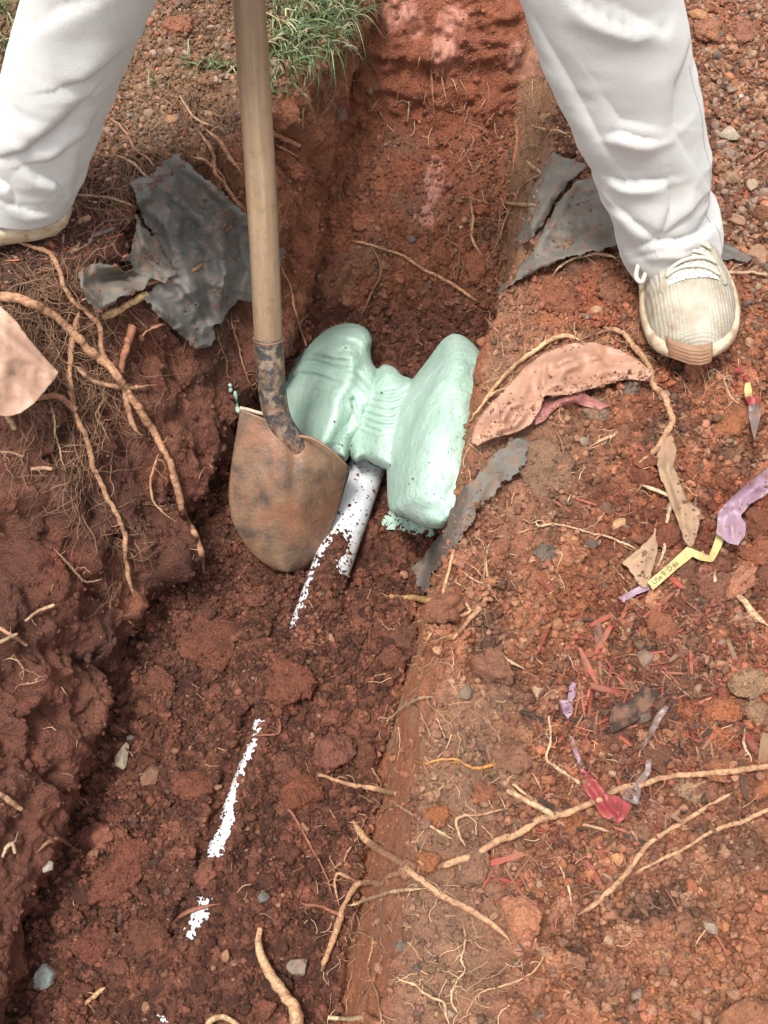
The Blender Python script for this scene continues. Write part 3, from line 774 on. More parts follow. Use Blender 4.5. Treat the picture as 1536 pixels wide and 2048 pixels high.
STN = [
    (95, 1957, 32, 27, 24, (.30, .36, .38), 10, 'blue-grey angular stone with white veins at the lower left'),
    (600, 1937, 25, 20, 16, (.27, .23, .20), -30, 'oval grey-brown stone right of the split stick at the bottom'),
    (247, 1511, 14, 28, 13, (.50, .45, .36), 8, 'pale upright stone on the left side of the trench floor'),
    (523, 1797, 15, 14, 12, (.16, .16, .15), 0, 'small dark grey stone below the pipe slivers'),
    (300, 1550, 26, 19, 14, (.22, .12, .08), 20, 'flat brown stone right of the pale upright stone'),
    (262, 1476, 8, 8, 7, (.35, .35, .32), 0, 'tiny light grey stone above the pale upright stone'),
    (97, 1733, 18, 10, 9, (.38, .36, .32), 0, 'small pale stone at the foot of the left wall near the bottom'),
    (1455, 270, 24, 15, 14, (.45, .40, .33), -15, 'pale flat rock in the gravel right of the trouser leg'),
    (1512, 512, 30, 26, 24, (.38, .25, .17), 0, 'large tan rock at the right edge level with the trouser hem'),
    (1470, 445, 20, 18, 15, (.36, .22, .15), 30, 'brown rock left above the large tan rock'),
    (1394, 32, 13, 22, 14, (.50, .28, .15), 20, 'tan-orange rock beside the trouser knee'),
    (1503, 372, 18, 15, 12, (.42, .33, .25), 0, 'tan rock at the right edge amid small gravel'),
    (1428, 218, 10, 9, 9, (.25, .2, .17), 0, 'brown pebble right of the trouser seam'),
    (1502, 252, 15, 10, 9, (.48, .35, .25), 0, 'light tan pebble near the right edge high up'),
    (1483, 195, 8, 8, 7, (.52, .52, .48), 0, 'whitish pebble in the gravel at upper right'),
    (340, 243, 15, 12, 10, (.42, .23, .13), 0, 'tan stone on the left bank below the grass sprig'),
    (257, 233, 8, 7, 7, (.28, .28, .26), 0, 'grey pebble nearest the left trouser leg'),
    (281, 176, 8, 8, 7, (.34, .25, .2), 0, 'brownish pebble below the small grass sprig'),
    (340, 103, 11, 9, 8, (.40, .30, .24), 0, 'tan pebble left of a row of pebbles on the left bank'),
    (370, 108, 8, 8, 7, (.36, .28, .22), 0, 'small pebble in the row of pebbles on the left bank'),
    (402, 107, 9, 8, 7, (.30, .24, .20), 0, 'darker pebble in the row of pebbles left of the handle'),
    (424, 57, 8, 12, 7, (.36, .26, .22), 0, 'upright pinkish pebble left of the handle high up'),
    (435, 93, 9, 6, 6, (.34, .31, .26), 0, 'flat greyish pebble close left of the handle'),
    (822, 480, 9, 8, 7, (.24, .22, .20), 0, 'grey pebble at the middle of the far trench floor'),
    (858, 572, 7, 6, 5, (.16, .14, .13), 0, 'dark pebble on the trench floor above the foam'),
    (921, 455, 5, 5, 4, (.65, .62, .58), 0, 'tiny white chip of stone at the far trench floor'),
    (741, 180, 8, 10, 7, (.30, .2, .16), 0, 'brown pebble in the far end wall'),
    (935, 1388, 18, 19, 12, (.20, .15, .11), 0, 'grey-brown stone sunk into the lip of the right bank'),
    (1203, 1842, 11, 11, 9, (.50, .27, .17), 0, 'pinkish tan pebble near the bottom of the right bank'),
    (1058, 1850, 18, 15, 12, (.50, .27, .16), 0, 'tan stone with red chip just right of the thick root end'),
    (1236, 1052, 20, 14, 11, (.48, .32, .18), 0, 'yellowish tan stone at the left end of the tan cloth'),
    (1510, 1148, 14, 12, 9, (.36, .15, .08), 0, 'orange-brown stone right of the yellow label strip'),
    (1030, 1850, 12, 11, 9, (.46, .25, .15), 0, 'pinkish stone touching the lower end of the thick root'),
]
for i, (px, py, rx, ry, h, cl_, spn, lb) in enumerate(STN):
    tag(put('stone', rock_m[i % 8], px, py, rx, ry, h, np.array(cl_) * np.array([.66, .60, .54]), spn, .3), lb, 'stone', 'stones that stand out in the soil')
LMK = [(95, 1957, 'blue-grey stone at lower left'), (240, 1748, 'large slab-like clod at lower left'), (247, 1511, 'pale upright stone'), (420, 1285, 'large flat clod beside the blade tip'), (575, 1370, 'rounded clod right of the pipe'),
       (668, 1505, 'pale-topped floor clod'), (440, 1680, 'longest pipe sliver'), (390, 1835, 'lowest large pipe sliver'), (560, 1960, 'split woody stick'), (590, 1140, 'tip of the shovel blade'), (805, 1280, 'clod below the yellow cut root'),
       (730, 1830, 'forked root on the floor'), (860, 1000, 'right foam lobe'), (800, 560, 'long straight far root'), (880, 200, 'roots in the end wall'), (865, 1680, 'pair of orange clods'), (960, 1900, 'net of pale rootlets'), (1010, 1722, 'large red wood chip'),
       (1210, 1590, 'crimson ribbon'), (1265, 1418, 'charred wood'), (1175, 1335, 'long red chip'), (1390, 1320, 'red chip right of the mulch'), (1340, 1130, 'yellow label strip'), (1480, 1010, 'lilac ribbon'), (1490, 1210, 'peeled tapering root'), (1450, 1430, 'red pile of clods'),
       (1360, 1960, 'bottom edge of the heap'), (1480, 1800, 'lower right corner crumbs'), (1220, 1780, 'pale sloping root end'), (1340, 640, 'toe of the sneaker'), (1150, 740, 'pink plastic sheet'), (1500, 800, 'red and yellow strip'), (950, 1030, 'ragged fabric strip'),
       (1100, 1180, 'orange crumbs beyond the strip'), (930, 1400, 'stone in the right lip'), (1500, 510, 'large tan rock'), (1460, 270, 'pale flat rock'), (1480, 70, 'orange clod in the top corner'), (1130, 560, 'dusty grey fabric sheet'), (1350, 1000, 'long tan cloth strip'),
       (340, 240, 'tan stone on the left bank'), (320, 165, 'green grass sprig'), (400, 105, 'row of pebbles'), (355, 50, 'reddish clod by the trouser leg'), (200, 470, 'grey weathered wood piece'), (60, 560, 'left trouser hem'), (600, 120, 'hanging grass clump'), (1000, 1500, 'orange-yellow rootlet')]
ORD = ['closest', 'second closest', 'third closest', 'fourth closest', 'fifth closest', 'sixth closest', 'seventh closest', 'eighth closest', 'ninth closest', 'tenth closest'] + [w + ' closest' for w in
       'eleventh twelfth thirteenth fourteenth fifteenth sixteenth seventeenth eighteenth nineteenth twentieth twenty-first twenty-second twenty-third twenty-fourth twenty-fifth twenty-sixth twenty-seventh twenty-eighth twenty-ninth thirtieth'.split()] + ['%d%s closest' % (q, {1: 'st', 2: 'nd', 3: 'rd'}.get(q % 10, 'th')) for q in range(31, 120)]
def relabel(items, what):
    """items: (object, px, py, look); each label says which landmark the piece is near and its rank from it"""
    near_ = {}
    for o, x, y, look in items:
        dd = [(x - a) ** 2 + (y - b) ** 2 for a, b, _ in LMK]; j = int(np.argmin(dd)); near_.setdefault((j, look), []).append((dd[j], o))
    for (j, look), lst in near_.items():
        lst.sort(key=lambda q: q[0])
        for r_, (_, o) in enumerate(lst):
            o['label'] = '%s %s, %s to the %s' % (look, what, ORD[min(r_, len(ORD) - 1)], LMK[j][2])
def ppx(o):
    a_, b_, _ = proj(np.array(o.location)[None]); return float(a_[0]), float(b_[0])
# the many look-alike clods, gravel stones and chips
dens = loose_r * (1 - .5 * strip) * .8 + loose_f * 1.1 - shelf * .6 + wbl * .3
dens = np.maximum(0, dens) * (PY > 250) * (1 - smooth01(mulch, .3, .8) * .8)
k = pick_pts(dens * (ex < -32), 290)
for j, q in enumerate(k):
    rr = float(np.clip(np.exp(rng.normal(math.log(.0115), .38)), .006, .026))
    if wbr[q] > .5: rr *= 1.15
    c1 = col[q] * rng.uniform(.85, 1.3)
    z = Vector(NRM[q])
    m = z.to_track_quat('Z', 'Y').to_matrix() @ Euler((rng.uniform(-.5, .5), rng.uniform(-.5, .5), rng.uniform(0, 6.28))).to_matrix()
    o = inst('soil_clod', clod_m[j % 9], Vector(Pc[q]) + z * rr * .15, m.to_euler(), (rr * rng.uniform(.9, 1.3), rr * rng.uniform(.8, 1.1), rr * rng.uniform(.6, .9)), np.clip(c1, 0, .8))
    if wbr[q] > .5: tag(o, 'small crumbly orange-brown soil clod lying loose on the right bank', 'soil clod', 'loose clods on the right bank')
    elif wbl[q] > .5: tag(o, 'small crumbly brown soil clod lying loose on the left bank', 'soil clod', 'loose clods on the left bank')
    else: tag(o, 'dark red-brown soil clod among loose clods on the trench floor', 'soil clod', 'loose clods on the trench floor')
lst = [o for o in C.objects if o.get('group', '').startswith('loose clods on')]
relabel([(o, *ppx(o), ('dark red' if o.color[0] < .2 else 'orange-brown')) for o in lst], 'loose clod')
k = pick_pts(gravel_r + .04 * wbr * loose_r + .10 * wbl * (PY < 400), 230)
for j, q in enumerate(k):
    rr = float(np.clip(np.exp(rng.normal(math.log(.0072), .3)), .0045, .014))
    z = Vector(NRM[q]); m = z.to_track_quat('Z', 'Y').to_matrix() @ Euler((rng.uniform(-.6, .6), rng.uniform(-.6, .6), rng.uniform(0, 6.28))).to_matrix()
    c1 = pal3[rng.integers(0, 6)] * rng.uniform(.65, 1.05)
    o = inst('gravel_stone', rock_m[j % 8], Vector(Pc[q]) + z * rr * .2, m.to_euler(), (rr * 1.1, rr, rr * .9), np.clip(c1, 0, .8))
    if wbl[q] > .5: tag(o, 'small gravel stone on the left bank between trouser leg and shovel', 'gravel stone', 'gravel stones on the left bank')
    else: tag(o, 'loose gravel stone on the right bank', 'gravel stone', 'gravel stones on the right bank')
relabel([(o, *ppx(o), ('pale' if sum(o.color[:3]) > .62 else 'brownish')) for o in C.objects if o.get('category') == 'gravel stone'], 'gravel stone')
k = pick_pts(mulch + .03 * loose_r + .10 * mulch_l, 270)
for j, q in enumerate(k):
    rr = float(np.clip(np.exp(rng.normal(math.log(.0112), .4)), .005, .022))
    red = rng.random() < .55
    c1 = np.array([(.30, .065, .04), (.24, .05, .035), (.33, .11, .065), (.19, .045, .03)][rng.integers(0, 4)]) if red else np.array([(.05, .03, .022), (.10, .05, .035), (.22, .14, .08), (.08, .045, .032)][rng.integers(0, 4)])
    nr_ = Vector(NRM[q]) * .4 + Vector((rng.normal(0, .2), rng.normal(0, .2), .7)); nr_.normalize()
    m = nr_.to_track_quat('Z', 'Y').to_matrix() @ Matrix.Rotation(rng.uniform(0, 6.28), 3, 'Z') @ Matrix.Rotation(rng.normal(0, .25), 3, 'X')
    o = inst('wood_chip', chip_m[j % 6], Vector(Pc[q]) + nr_ * .004, m.to_euler(), (rr, rr * rng.uniform(.5, 1.0), rr * .8), c1)
    side_ = 'left' if wbl[q] > .5 else 'right'
    tag(o, ('red-dyed splinter of mulch wood on the %s bank' if red else 'dark or brown splinter of mulch wood on the %s bank') % side_, 'wood chip', ('red wood chips on the %s bank' if red else 'brown and dark wood chips on the %s bank') % side_)
relabel([(o, *ppx(o), ('red' if o['group'].startswith('red') else 'brown')) for o in C.objects if o.get('category') == 'wood chip'], 'wood chip')
CH = [
    (1010, 1722, 46, 9, 'R', 62, 3, 'large red wood chip below the long pale root'), (975, 1760, 30, 5, 'R', 60, 1, 'narrow red wood chip just below the large red one'),
    (1040, 1700, 26, 16, 'D', 35, 5, 'dark red broad chip at the upper end of the large red chip'), (1040, 1745, 34, 5, 'B', 35, 0, 'thin brown splinter right of the large red chip'),
    (1120, 1680, 32, 8, 'D', 40, 2, 'dark brown bark piece under the long pale root'), (1330, 1625, 9, 60, 'B', 90, None, 'upright brown stick-like wood piece at right'),
    (1205, 1285, 40, 9, 'R', 35, 3, 'red chip on top of the mulch heap'), (1175, 1335, 52, 9, 'R', 22, 2, 'long red chip at the left of the mulch heap'), (1200, 1345, 44, 7, 'B', 15, 1, 'tan-red chip under the long red chip'),
    (1380, 1325, 34, 8, 'R', -60, 2, 'red chip standing out at the right of the mulch heap'), (1315, 1310, 46, 6, 'R', -5, 4, 'flat-lying straight red chip in the mulch heap'),
    (1200, 1245, 30, 14, 'R', 20, 5, 'red triangular chip above the mulch heap'), (1345, 1165, 30, 14, 'R', 60, 5, 'bright red chip below the yellow label strip'),
    (1125, 1018, 22, 12, 'R', 40, 5, 'red chip above the orange crumbs of the right bank'), (1170, 1008, 26, 8, 'R', -20, 2, 'slender red chip right of the red chip above the orange crumbs'),
    (1300, 1525, 30, 5, 'R', 85, 4, 'upright thin red chip above the long pale root'), (1110, 1845, 30, 4, 'R', 62, 4, 'thin red chip right of the thick root end'), (1060, 1850, 18, 5, 'R', 25, 1, 'short red chip on the tan stone'),
    (1180, 1700, 24, 6, 'R', 40, 2, 'red chip left of two crossed red chips'), (1190, 1697, 20, 5, 'R', -50, 4, 'one of two crossed red chips below the pink ribbon'), (1045, 1942, 20, 4, 'P', 8, 0, 'short pale chip on the lower right bank'),
    (1250, 1310, 30, 6, 'D', 50, 0, 'dark thin stick on top of the mulch heap'), (1360, 1255, 26, 5, 'B', 15, 0, 'brown twig piece above the mulch heap'), (690, 1168, 17, 4, 'R', 0, 1, 'small orange-red splinter beside the lower pipe end'),
    (840, 690, 8, 4, 'P', 40, 3, 'pale pink chip on the dark soil behind the foam'), (208, 470, 30, 7, 'G', -50, 3, 'grey weathered wood piece among the mulch at left'), (232, 478, 24, 5, 'R', -50, 1, 'reddish splinter right of the grey weathered wood piece'),
    (1195, 1660, 36, 7, 'P', 28, 1, 'pale wood splinter at the tip of the pink ribbon'), (1240, 1575, 22, 7, 'R', 0, 3, 'red shredded chip right above the pink ribbon'),
]
CC = dict(R=(.33, .07, .045), D=(.08, .035, .026), B=(.22, .12, .07), P=(.42, .28, .17), G=(.14, .13, .12))
for px, py, rx, ry, ck, spn, mi, lb in CH:
    if mi is None: rx, ry, mi = 50, 8, 2
    o = put('wood_chip', chip_m[mi], px, py, rx, rx * .9, rx * .9, CC[ck], spn, .5)
    o.location.z += .005
    tag(o, lb, 'wood chip', 'wood chips that stand out')
o = put('charred_log', mesh_obj('charred_log', *rock_shape(3, 4, 22, .08), M_chip, collection=False).data, 1265, 1418, 78, 26, 24, (.045, .028, .02), 14, .3)
tag(o, 'dark charred piece of bark wood in the middle of the mulch', 'charred wood')
# ---------------------------------------------------------------- round-point shovel
def wood_handle():
    s = NT('worn_ash_handle'); p = s.obj(); v = s.mapped(p, (90, 90, 5))
    g1 = s.noise(1.0, 5, .65, v); n2 = s.noise(26, 4, .6, p)
    c = s.ramp(g1, [(.25, (.16, .095, .053)), (.5, (.24, .158, .095)), (.75, (.32, .225, .14))])
    c = s.mix(s.math('MULTIPLY', s.ramp(n2, [(.52, (0, 0, 0)), (.68, (1, 1, 1))]), .45), c, (.21, .15, .11))
    vv = s.n('ShaderNodeTexVoronoi'); vv.inputs['Scale'].default_value = 11; s.l(s.mapped(p, (1.8, 1.8, 1)), vv.inputs['Vector'])
    c = s.mix(s.math('MULTIPLY', s.ramp(s.noise(60, 6, .75, p), [(.52, (0, 0, 0)), (.66, (1, 1, 1))]), .5), c, (.15, .09, .055))
    spot = s.math('LESS_THAN', s.math('ADD', vv.outputs['Distance'], s.math('MULTIPLY', n2, .25)), .245)
    c = s.mix(s.math('MULTIPLY', spot, .85), c, (.17, .075, .035))
    return s.fin(c, .6, s.bump(g1, .0012), .35)
def rust_metal(name, blueish):
    s = NT(name); p = s.obj()
    n1 = s.noise(24, 8, .74, p, .3); n2 = s.noise(75, 6, .75, p); n3 = s.noise(11, 5, .65, p)
    c = s.ramp(n1, [(.34, (.075, .052, .040)), (.45, (.14, .088, .058)), (.56, (.21, .125, .075)), (.70, (.28, .17, .105))])
    c = s.mix(s.ramp(n2, [(.55, (0, 0, 0)), (.7, (.4, .4, .4))]), c, (.07, .05, .04))
    c = s.mix(s.ramp(n3, [(.52, (0, 0, 0)), (.64, (.45, .45, .45))]), c, (.28, .11, .055))
    if blueish:
        c = s.mix(s.ramp(s.noise(30, 6, .75, p), [(.40, (0, 0, 0)), (.52, (.95, .95, .95))]), c, (.035, .032, .036))
        c = s.mix(s.math('MULTIPLY', s.ramp(s.noise(70, 5, .7, p), [(.5, (0, 0, 0)), (.62, (1, 1, 1))]), .6), c, (.34, .25, .16))
    if not blueish:
        n4 = s.noise(6, 6, .7, s.mapped(p, (5, 1.2, 1.2)), .4)
        c = s.mix(s.math('MULTIPLY', s.ramp(n4, [(.50, (0, 0, 0)), (.60, (1, 1, 1))]), .55), c, (.33, .15, .07))
    r = s.ramp(n2, [(.3, (.38, .38, .38)), (.7, (.7, .7, .7))])
    return s.fin(c, r, s.bump(s.math('ADD', n2, s.math('MULTIPLY', s.noise(300, 3, .6, p), .5)), .0012), .45, Metallic=.15)
M_wood = wood_handle(); M_sock = rust_metal('dirty_black_steel', True); M_blade = rust_metal('rusty_muddy_steel', False)
shv = empty('shovel', tuple(at(np.array(545.), np.array(800.), np.array(1.66))))
tag(shv, 'round point shovel with wooden handle and rusty blade standing in front of the green foam', 'shovel')
def catmull(pts, m):
    P = np.asarray(pts, float); P = np.vstack([2 * P[0] - P[1], P, 2 * P[-1] - P[-2]])
    out = []
    for i in range(1, len(P) - 2):
        t = np.linspace(0, 1, m, endpoint=False)[:, None]
        a, b, c, d = P[i - 1:i + 3]
        out.append(.5 * ((2 * b) + (-a + c) * t + (2 * a - 5 * b + 4 * c - d) * t * t + (-a + 3 * b - 3 * c + d) * t ** 3))
    out.append(P[-2][None]); return np.vstack(out)
top = at(np.array(500.), np.array(0.), np.array(1.385)); botm = at(np.array(537.), np.array(690.), np.array(1.615))
hd = (top - botm); hd = hd / np.linalg.norm(hd)
s0 = np.linalg.norm(top - botm)
def local_tube(name, path, rad, nseg, mat, parent, axis):
    """a tube stored with its long axis along local z so the grain follows it"""
    V, F = tube(path, rad, nseg)
    z = Vector(axis).normalized(); q = z.to_track_quat('Z', 'Y').to_matrix(); o0 = Vector(path[0])
    Rm = np.array(q)
    Vl = (V - np.array(o0)) @ Rm
    o = obj_vf(name, Vl, F, mat)
    o.matrix_world = Matrix.Translation(o0) @ q.to_4x4()
    o.parent = parent; o.matrix_parent_inverse = Matrix.Translation(-Vector(parent.location))
    return o
L_ = np.linspace(0, s0 + .62, 90)
path = botm + hd * L_[:, None] + np.stack([.0015 * np.sin(L_ * 9), .001 * np.cos(L_ * 7), 0 * L_], 1)
rr = np.interp(L_, [0, .15, s0, s0 + .6], [.0188, .0192, .0194, .018]) * (1 + .01 * np.sin(L_ * 40))
hnd = local_tube('handle', path, rr, 28, M_wood, shv, hd)
# socket: straight tube, then bends into the neck of the blade
sk = np.array([at(np.array(a_), np.array(b_), np.array(c_)) for a_, b_, c_ in
               [(536.5, 676, 1.611), (538, 705, 1.619), (541, 745, 1.63), (545, 785, 1.642), (551, 820, 1.652), (562, 850, 1.660), (580, 877, 1.668), (600, 905, 1.676), (612, 940, 1.69)]])
skp = catmull(sk, 8)
sr = np.interp(np.linspace(0, 1, len(skp)), [0, .05, .4, .6, .75, .88, 1], [.0202, .0202, .0192, .0180, .0175, .012, .004])
V, F = tube(skp, sr, 28)
socket = child(obj_vf('socket', V, F, M_sock), shv)
ring = np.array([skp[0] + (botm - top) / s0 * (-.0005 + .0011 * q) for q in range(4)])
V, F = tube(ring, [.0206, .0212, .0212, .0206], 28)
child(obj_vf('ferrule_lip', V, F, M_blade), shv)
# blade: grid between left and right outline, bulging towards the back
Lb = [(481, 817), (474, 860), (464, 925), (458, 985), (464, 1040), (488, 1085), (518, 1118), (550, 1137), (575, 1144)]
Rb = [(640, 884), (668, 905), (697, 936), (688, 978), (672, 1030), (650, 1085), (630, 1118), (605, 1140), (580, 1144)]
Lc = catmull(Lb, 9); Rc = catmull(Rb, 9)
nv = len(Lc); nu = 49
t = np.linspace(0, 1, nu)
gx = Lc[:, [0]] * (1 - t) + Rc[:, [0]] * t; gy = Lc[:, [1]] * (1 - t) + Rc[:, [1]] * t
sv = np.linspace(0, 1, nv)[:, None] * np.ones(nu)
# top edge sags towards the neck
dep = 1.665 + .098 * (gy - 815) / 330 - .004
prof = (1 - (2 * t[None, :] - 1) ** 2)
dep = dep - prof * (.036 * (1 - sv ** 3 * .6)) * (.5 + .5 * smooth01(sv, .02, .35)) + .05 * (t[None, :] - .5) * .6
dep = dep + .007 * np.exp(-((gx - (588 + (gy - 900) * -.02)) / 13.0) ** 2) * (1 - smooth01(sv, .25, .62)) - .006 * np.exp(-((gx - 588) / 42.0) ** 2) * (1 - smooth01(sv, .3, .7))
Vb = at(gx, gy, dep).reshape(-1, 3)
Vb = Vb + fbm(Vb, 22, 2, 301)[:, None] * np.array([0, -.0012, .0012])
bl_o = child(mesh_obj('blade', Vb, grid_faces(nv, nu), M_blade), shv)
sol = bl_o.modifiers.new('thickness', 'SOLIDIFY'); sol.thickness = .0022; sol.offset = 0
# rolled step on top of the left shoulder
stp = np.array([at(np.array(a_), np.array(b_), np.array(c_)) for a_, b_, c_ in [(480, 816, 1.645), (495, 819, 1.650), (512, 824, 1.652), (530, 829, 1.655), (548, 836, 1.66)]])
V, F = tube(catmull(stp, 5), .0026, 8)
M_lip = NT('scuffed_steel_edge').fin((.45, .36, .26), .55)
child(obj_vf('step', V, F, M_lip), shv)
stp = np.array([at(np.array(a_), np.array(b_), np.array(c_)) for a_, b_, c_ in [(596, 872, 1.660), (620, 876, 1.655), (642, 887, 1.652), (668, 907, 1.655), (696, 936, 1.672)]])
V, F = tube(catmull(stp, 5), .0022, 8)
child(obj_vf('step', V, F, M_blade), shv)

# ---------------------------------------------------------------- mint green spray foam over the pipe joint
s_ = NT('mint_spray_foam'); p_ = s_.pos()
nf = s_.noise(14, 4, .6, p_)
cf = s_.ramp(nf, [(.3, (.29, .43, .345)), (.5, (.35, .485, .40)), (.7, (.41, .54, .46))])
vv = s_.n('ShaderNodeTexVoronoi'); vv.inputs['Scale'].default_value = 75; s_.l(p_, vv.inputs['Vector'])
sp = s_.n('ShaderNodeSeparateColor'); s_.l(vv.outputs['Color'], sp.inputs[0])
spk = s_.math('MULTIPLY', s_.math('GREATER_THAN', sp.outputs[0], .86), s_.math('LESS_THAN', vv.outputs['Distance'], .085))
cf = s_.mix(spk, cf, (.10, .08, .05))
hb = s_.math('ADD', s_.noise(170, 4, .6, p_), s_.math('MULTIPLY', s_.noise(45, 3, .5, p_), 1.5))
hb = s_.math('ADD', hb, s_.math('MULTIPLY', s_.ramp(s_.vor(110, p_), [(.0, (0, 0, 0)), (.16, (1, 1, 1))]), .9))
M_foam = s_.fin(cf, s_.ramp(s_.noise(30, 4, .6, p_), [(.3, (.40, .40, .40)), (.7, (.62, .62, .62))]), s_.bump(hb, .0022), .5)
s_.b.inputs['Subsurface Weight'].default_value = .12; s_.b.inputs['Subsurface Radius'].default_value = (.01, .012, .01); s_.b.inputs['Subsurface Scale'].default_value = .5
foam = empty('spray_foam', tuple(at(np.array(770.), np.array(880.), depth_z(np.array(770.), np.array(880.), -.40))))
tag(foam, 'hardened mint green expanding foam in two rounded lobes over the pipe joint', 'foam')
def foam_piece(name, comps, zb=-.412, off=-.026, k=240.0, step=2.5):
    """one body of foam: rounded lobes whose thickness runs into each other"""
    comps = [(catmull(np.vstack([c[0], c[0][0]]), 6)[:-1],) + c[1:] for c in comps]
    allp = np.vstack([c[0] for c in comps]); x0, y0 = allp.min(0) - 8; x1, y1 = allp.max(0) + 8
    g, h = np.meshgrid(np.arange(x0, x1, step), np.arange(y0, y1, step)); ny, nx = g.shape
    sds = [poly_sd(g, h, c[0]) for c in comps]; sd_ = np.max(sds, 0)
    ii = np.arange(0, ny, 6); jj = np.arange(0, nx, 6)
    hh = np.array([[hit(g[i, j], h[i, j])[0] for j in jj] for i in ii])
    hh = np.array([np.interp(np.arange(nx), jj, r_) for r_ in hh]); hh = np.array([np.interp(np.arange(ny), ii, hh[:, j]) for j in range(nx)]).T
    bm_ = np.abs(sd_) < 12; A_ = np.stack([g[bm_], h[bm_], np.ones(bm_.sum())], 1)
    co = np.linalg.lstsq(A_, np.minimum(hh, depth_z(g, h, zb))[bm_], rcond=None)[0]
    base = g * co[0] + h * co[1] + co[2] + off
    acc = np.zeros_like(g); 
    for (pl, Rp, T, pw, fn), sdi in zip(comps, sds):
        q = np.clip(sdi / Rp, 0, 1); th = T * (1 - (1 - q) ** pw) ** (1 / pw); t0_ = th; wq_ = smooth01(sdi, 6, 45)
        for _ in range(4):
            for ax_i in (0, 1):
                tp_ = np.pad(th, [(8, 8) if ax_i == z_ else (0, 0) for z_ in (0, 1)], mode='edge'); th = sum(np.take(tp_, range(z_, z_ + th.shape[ax_i]), axis=ax_i) for z_ in range(17)) / 17
        th = t0_ * (1 - wq_) + th * wq_
        th = np.where(sdi > 0, th + fn(g, h, q) * smooth01(q, 0, .5), -.02)
        acc += np.exp(np.clip(k * th, -20, 60))
    th = np.maximum(0, np.log(acc) / k)
    gyy, gxx = np.gradient(sd_, step); gn = np.hypot(gxx, gyy) + 1e-6; out = sd_ < 0
    X_ = np.where(out, g + gxx / gn * np.minimum(-sd_, 2 * step), g); Y_ = np.where(out, h + gyy / gn * np.minimum(-sd_, 2 * step), h)
    dd_ = base - np.where(out, 0, th)
    ok = sd_ > -step * 1.2; F = grid_faces(ny, nx); F = F[ok.ravel()[F].all(1) & (sd_.ravel()[F] > 0).any(1)]
    us = np.unique(F); mp = np.full(ny * nx, -1); mp[us] = np.arange(len(us)); F = mp[F][:, ::-1]
    V = at(X_, Y_, dd_).reshape(-1, 3)[us]
    # rim carried down into the soil
    E = np.concatenate([F[:, [0, 1]], F[:, [1, 2]], F[:, [2, 3]], F[:, [3, 0]]]); key = np.sort(E, 1); _, inv, cnt = np.unique(key, axis=0, return_inverse=True, return_counts=True)
    Eb = E[cnt[inv.ravel()] == 1]; bv = np.unique(Eb); nb_ = np.full(len(V), -1); nb_[bv] = len(V) + np.arange(len(bv))
    V2 = at(X_, Y_, dd_ + .10).reshape(-1, 3)[us][bv]
    F = np.vstack([F, np.stack([Eb[:, 1], Eb[:, 0], nb_[Eb[:, 0]], nb_[Eb[:, 1]]], 1)])
    return child(mesh_obj(name, np.vstack([V, V2]), F, M_foam), foam)
def ridge(g, h, pts, w, amp, asym=1.0):
    d, sg, par = line_d(g, h, pts)
    ww = np.where(sg > 0, w * asym, w / asym)
    return amp * np.exp(-(d / ww) ** 2)
def nz2(g, h, f, sd, octs=3):
    Q = np.stack([g.ravel() / 2400, h.ravel() / 2400, np.zeros(g.size)], 1); return fbm(Q, f, octs, sd).reshape(g.shape)
def ex_r(g, h, q):
    o = ridge(g, h, [(905, 690), (880, 750), (868, 830), (850, 920), (822, 1000)], 48, .034)
    o += ridge(g, h, [(835, 760), (855, 745), (880, 700)], 9, .006) + nz2(g, h, 30, 5) * .012 + nz2(g, h, 12, 8, 2) * .02
    o -= ridge(g, h, [(800, 880), (822, 830), (838, 780)], 12, .012)
    wr = np.sin((g * .75 + h * .45 + nz2(g, h, 30, 9) * 22) / 5.0) * np.exp(-(((g - 850) / 34.) ** 2 + ((h - 765) / 50.) ** 2))
    o += nz2(g, h, 60, 33) * .005 + np.abs(nz2(g, h, 22, 34)) * .012
    wr2 = np.sin((g * .35 + h * .9 + nz2(g, h, 25, 36) * 30) / 4.0) * smooth01(905 - g, 0, 50) * smooth01(820 - h, 0, 80)
    return o + wr * .008 + wr2 * .0035
def ex_l(g, h, q):
    o = ridge(g, h, [(640, 690), (690, 690), (708, 725), (700, 765), (676, 800), (660, 850), (640, 900)], 26, .036)
    o -= ridge(g, h, [(690, 800), (712, 770), (724, 740)], 14, .012) + nz2(g, h, 30, 15) * .010
    rad = np.hypot((g - 615) * .8, h - 860) + nz2(g, h, 14, 16) * 38 + nz2(g, h, 45, 18) * 8
    amp = smooth01(860 - h, 40, 110) * (.4 + .6 * smooth01(nz2(g, h, 25, 19), -.3, .3))
    o += np.sin(rad / 2.4) * .0040 * amp + np.sin(rad / 5.9 + 1) * .0085 * amp
    o -= ridge(g, h, [(706, 800), (712, 822), (720, 838)], 5, .016) + ridge(g, h, [(704, 832), (698, 845)], 4, .01)
    o += nz2(g, h, 60, 21) * .006 * smooth01(g, 650, 700)
    return o
def ex_c(g, h, q):
    ph = h - ((g - 768) / 30.) ** 2 * -6 + nz2(g, h, 40, 25) * 9
    o = np.sin(ph / 2.35) * .0055 * (smooth01(h, 765, 790) * (1 - smooth01(h, 850, 875)))
    o += nz2(g, h, 50, 26) * .007 + .018 * np.exp(-((g - 765) / 22.) ** 2)
    return o
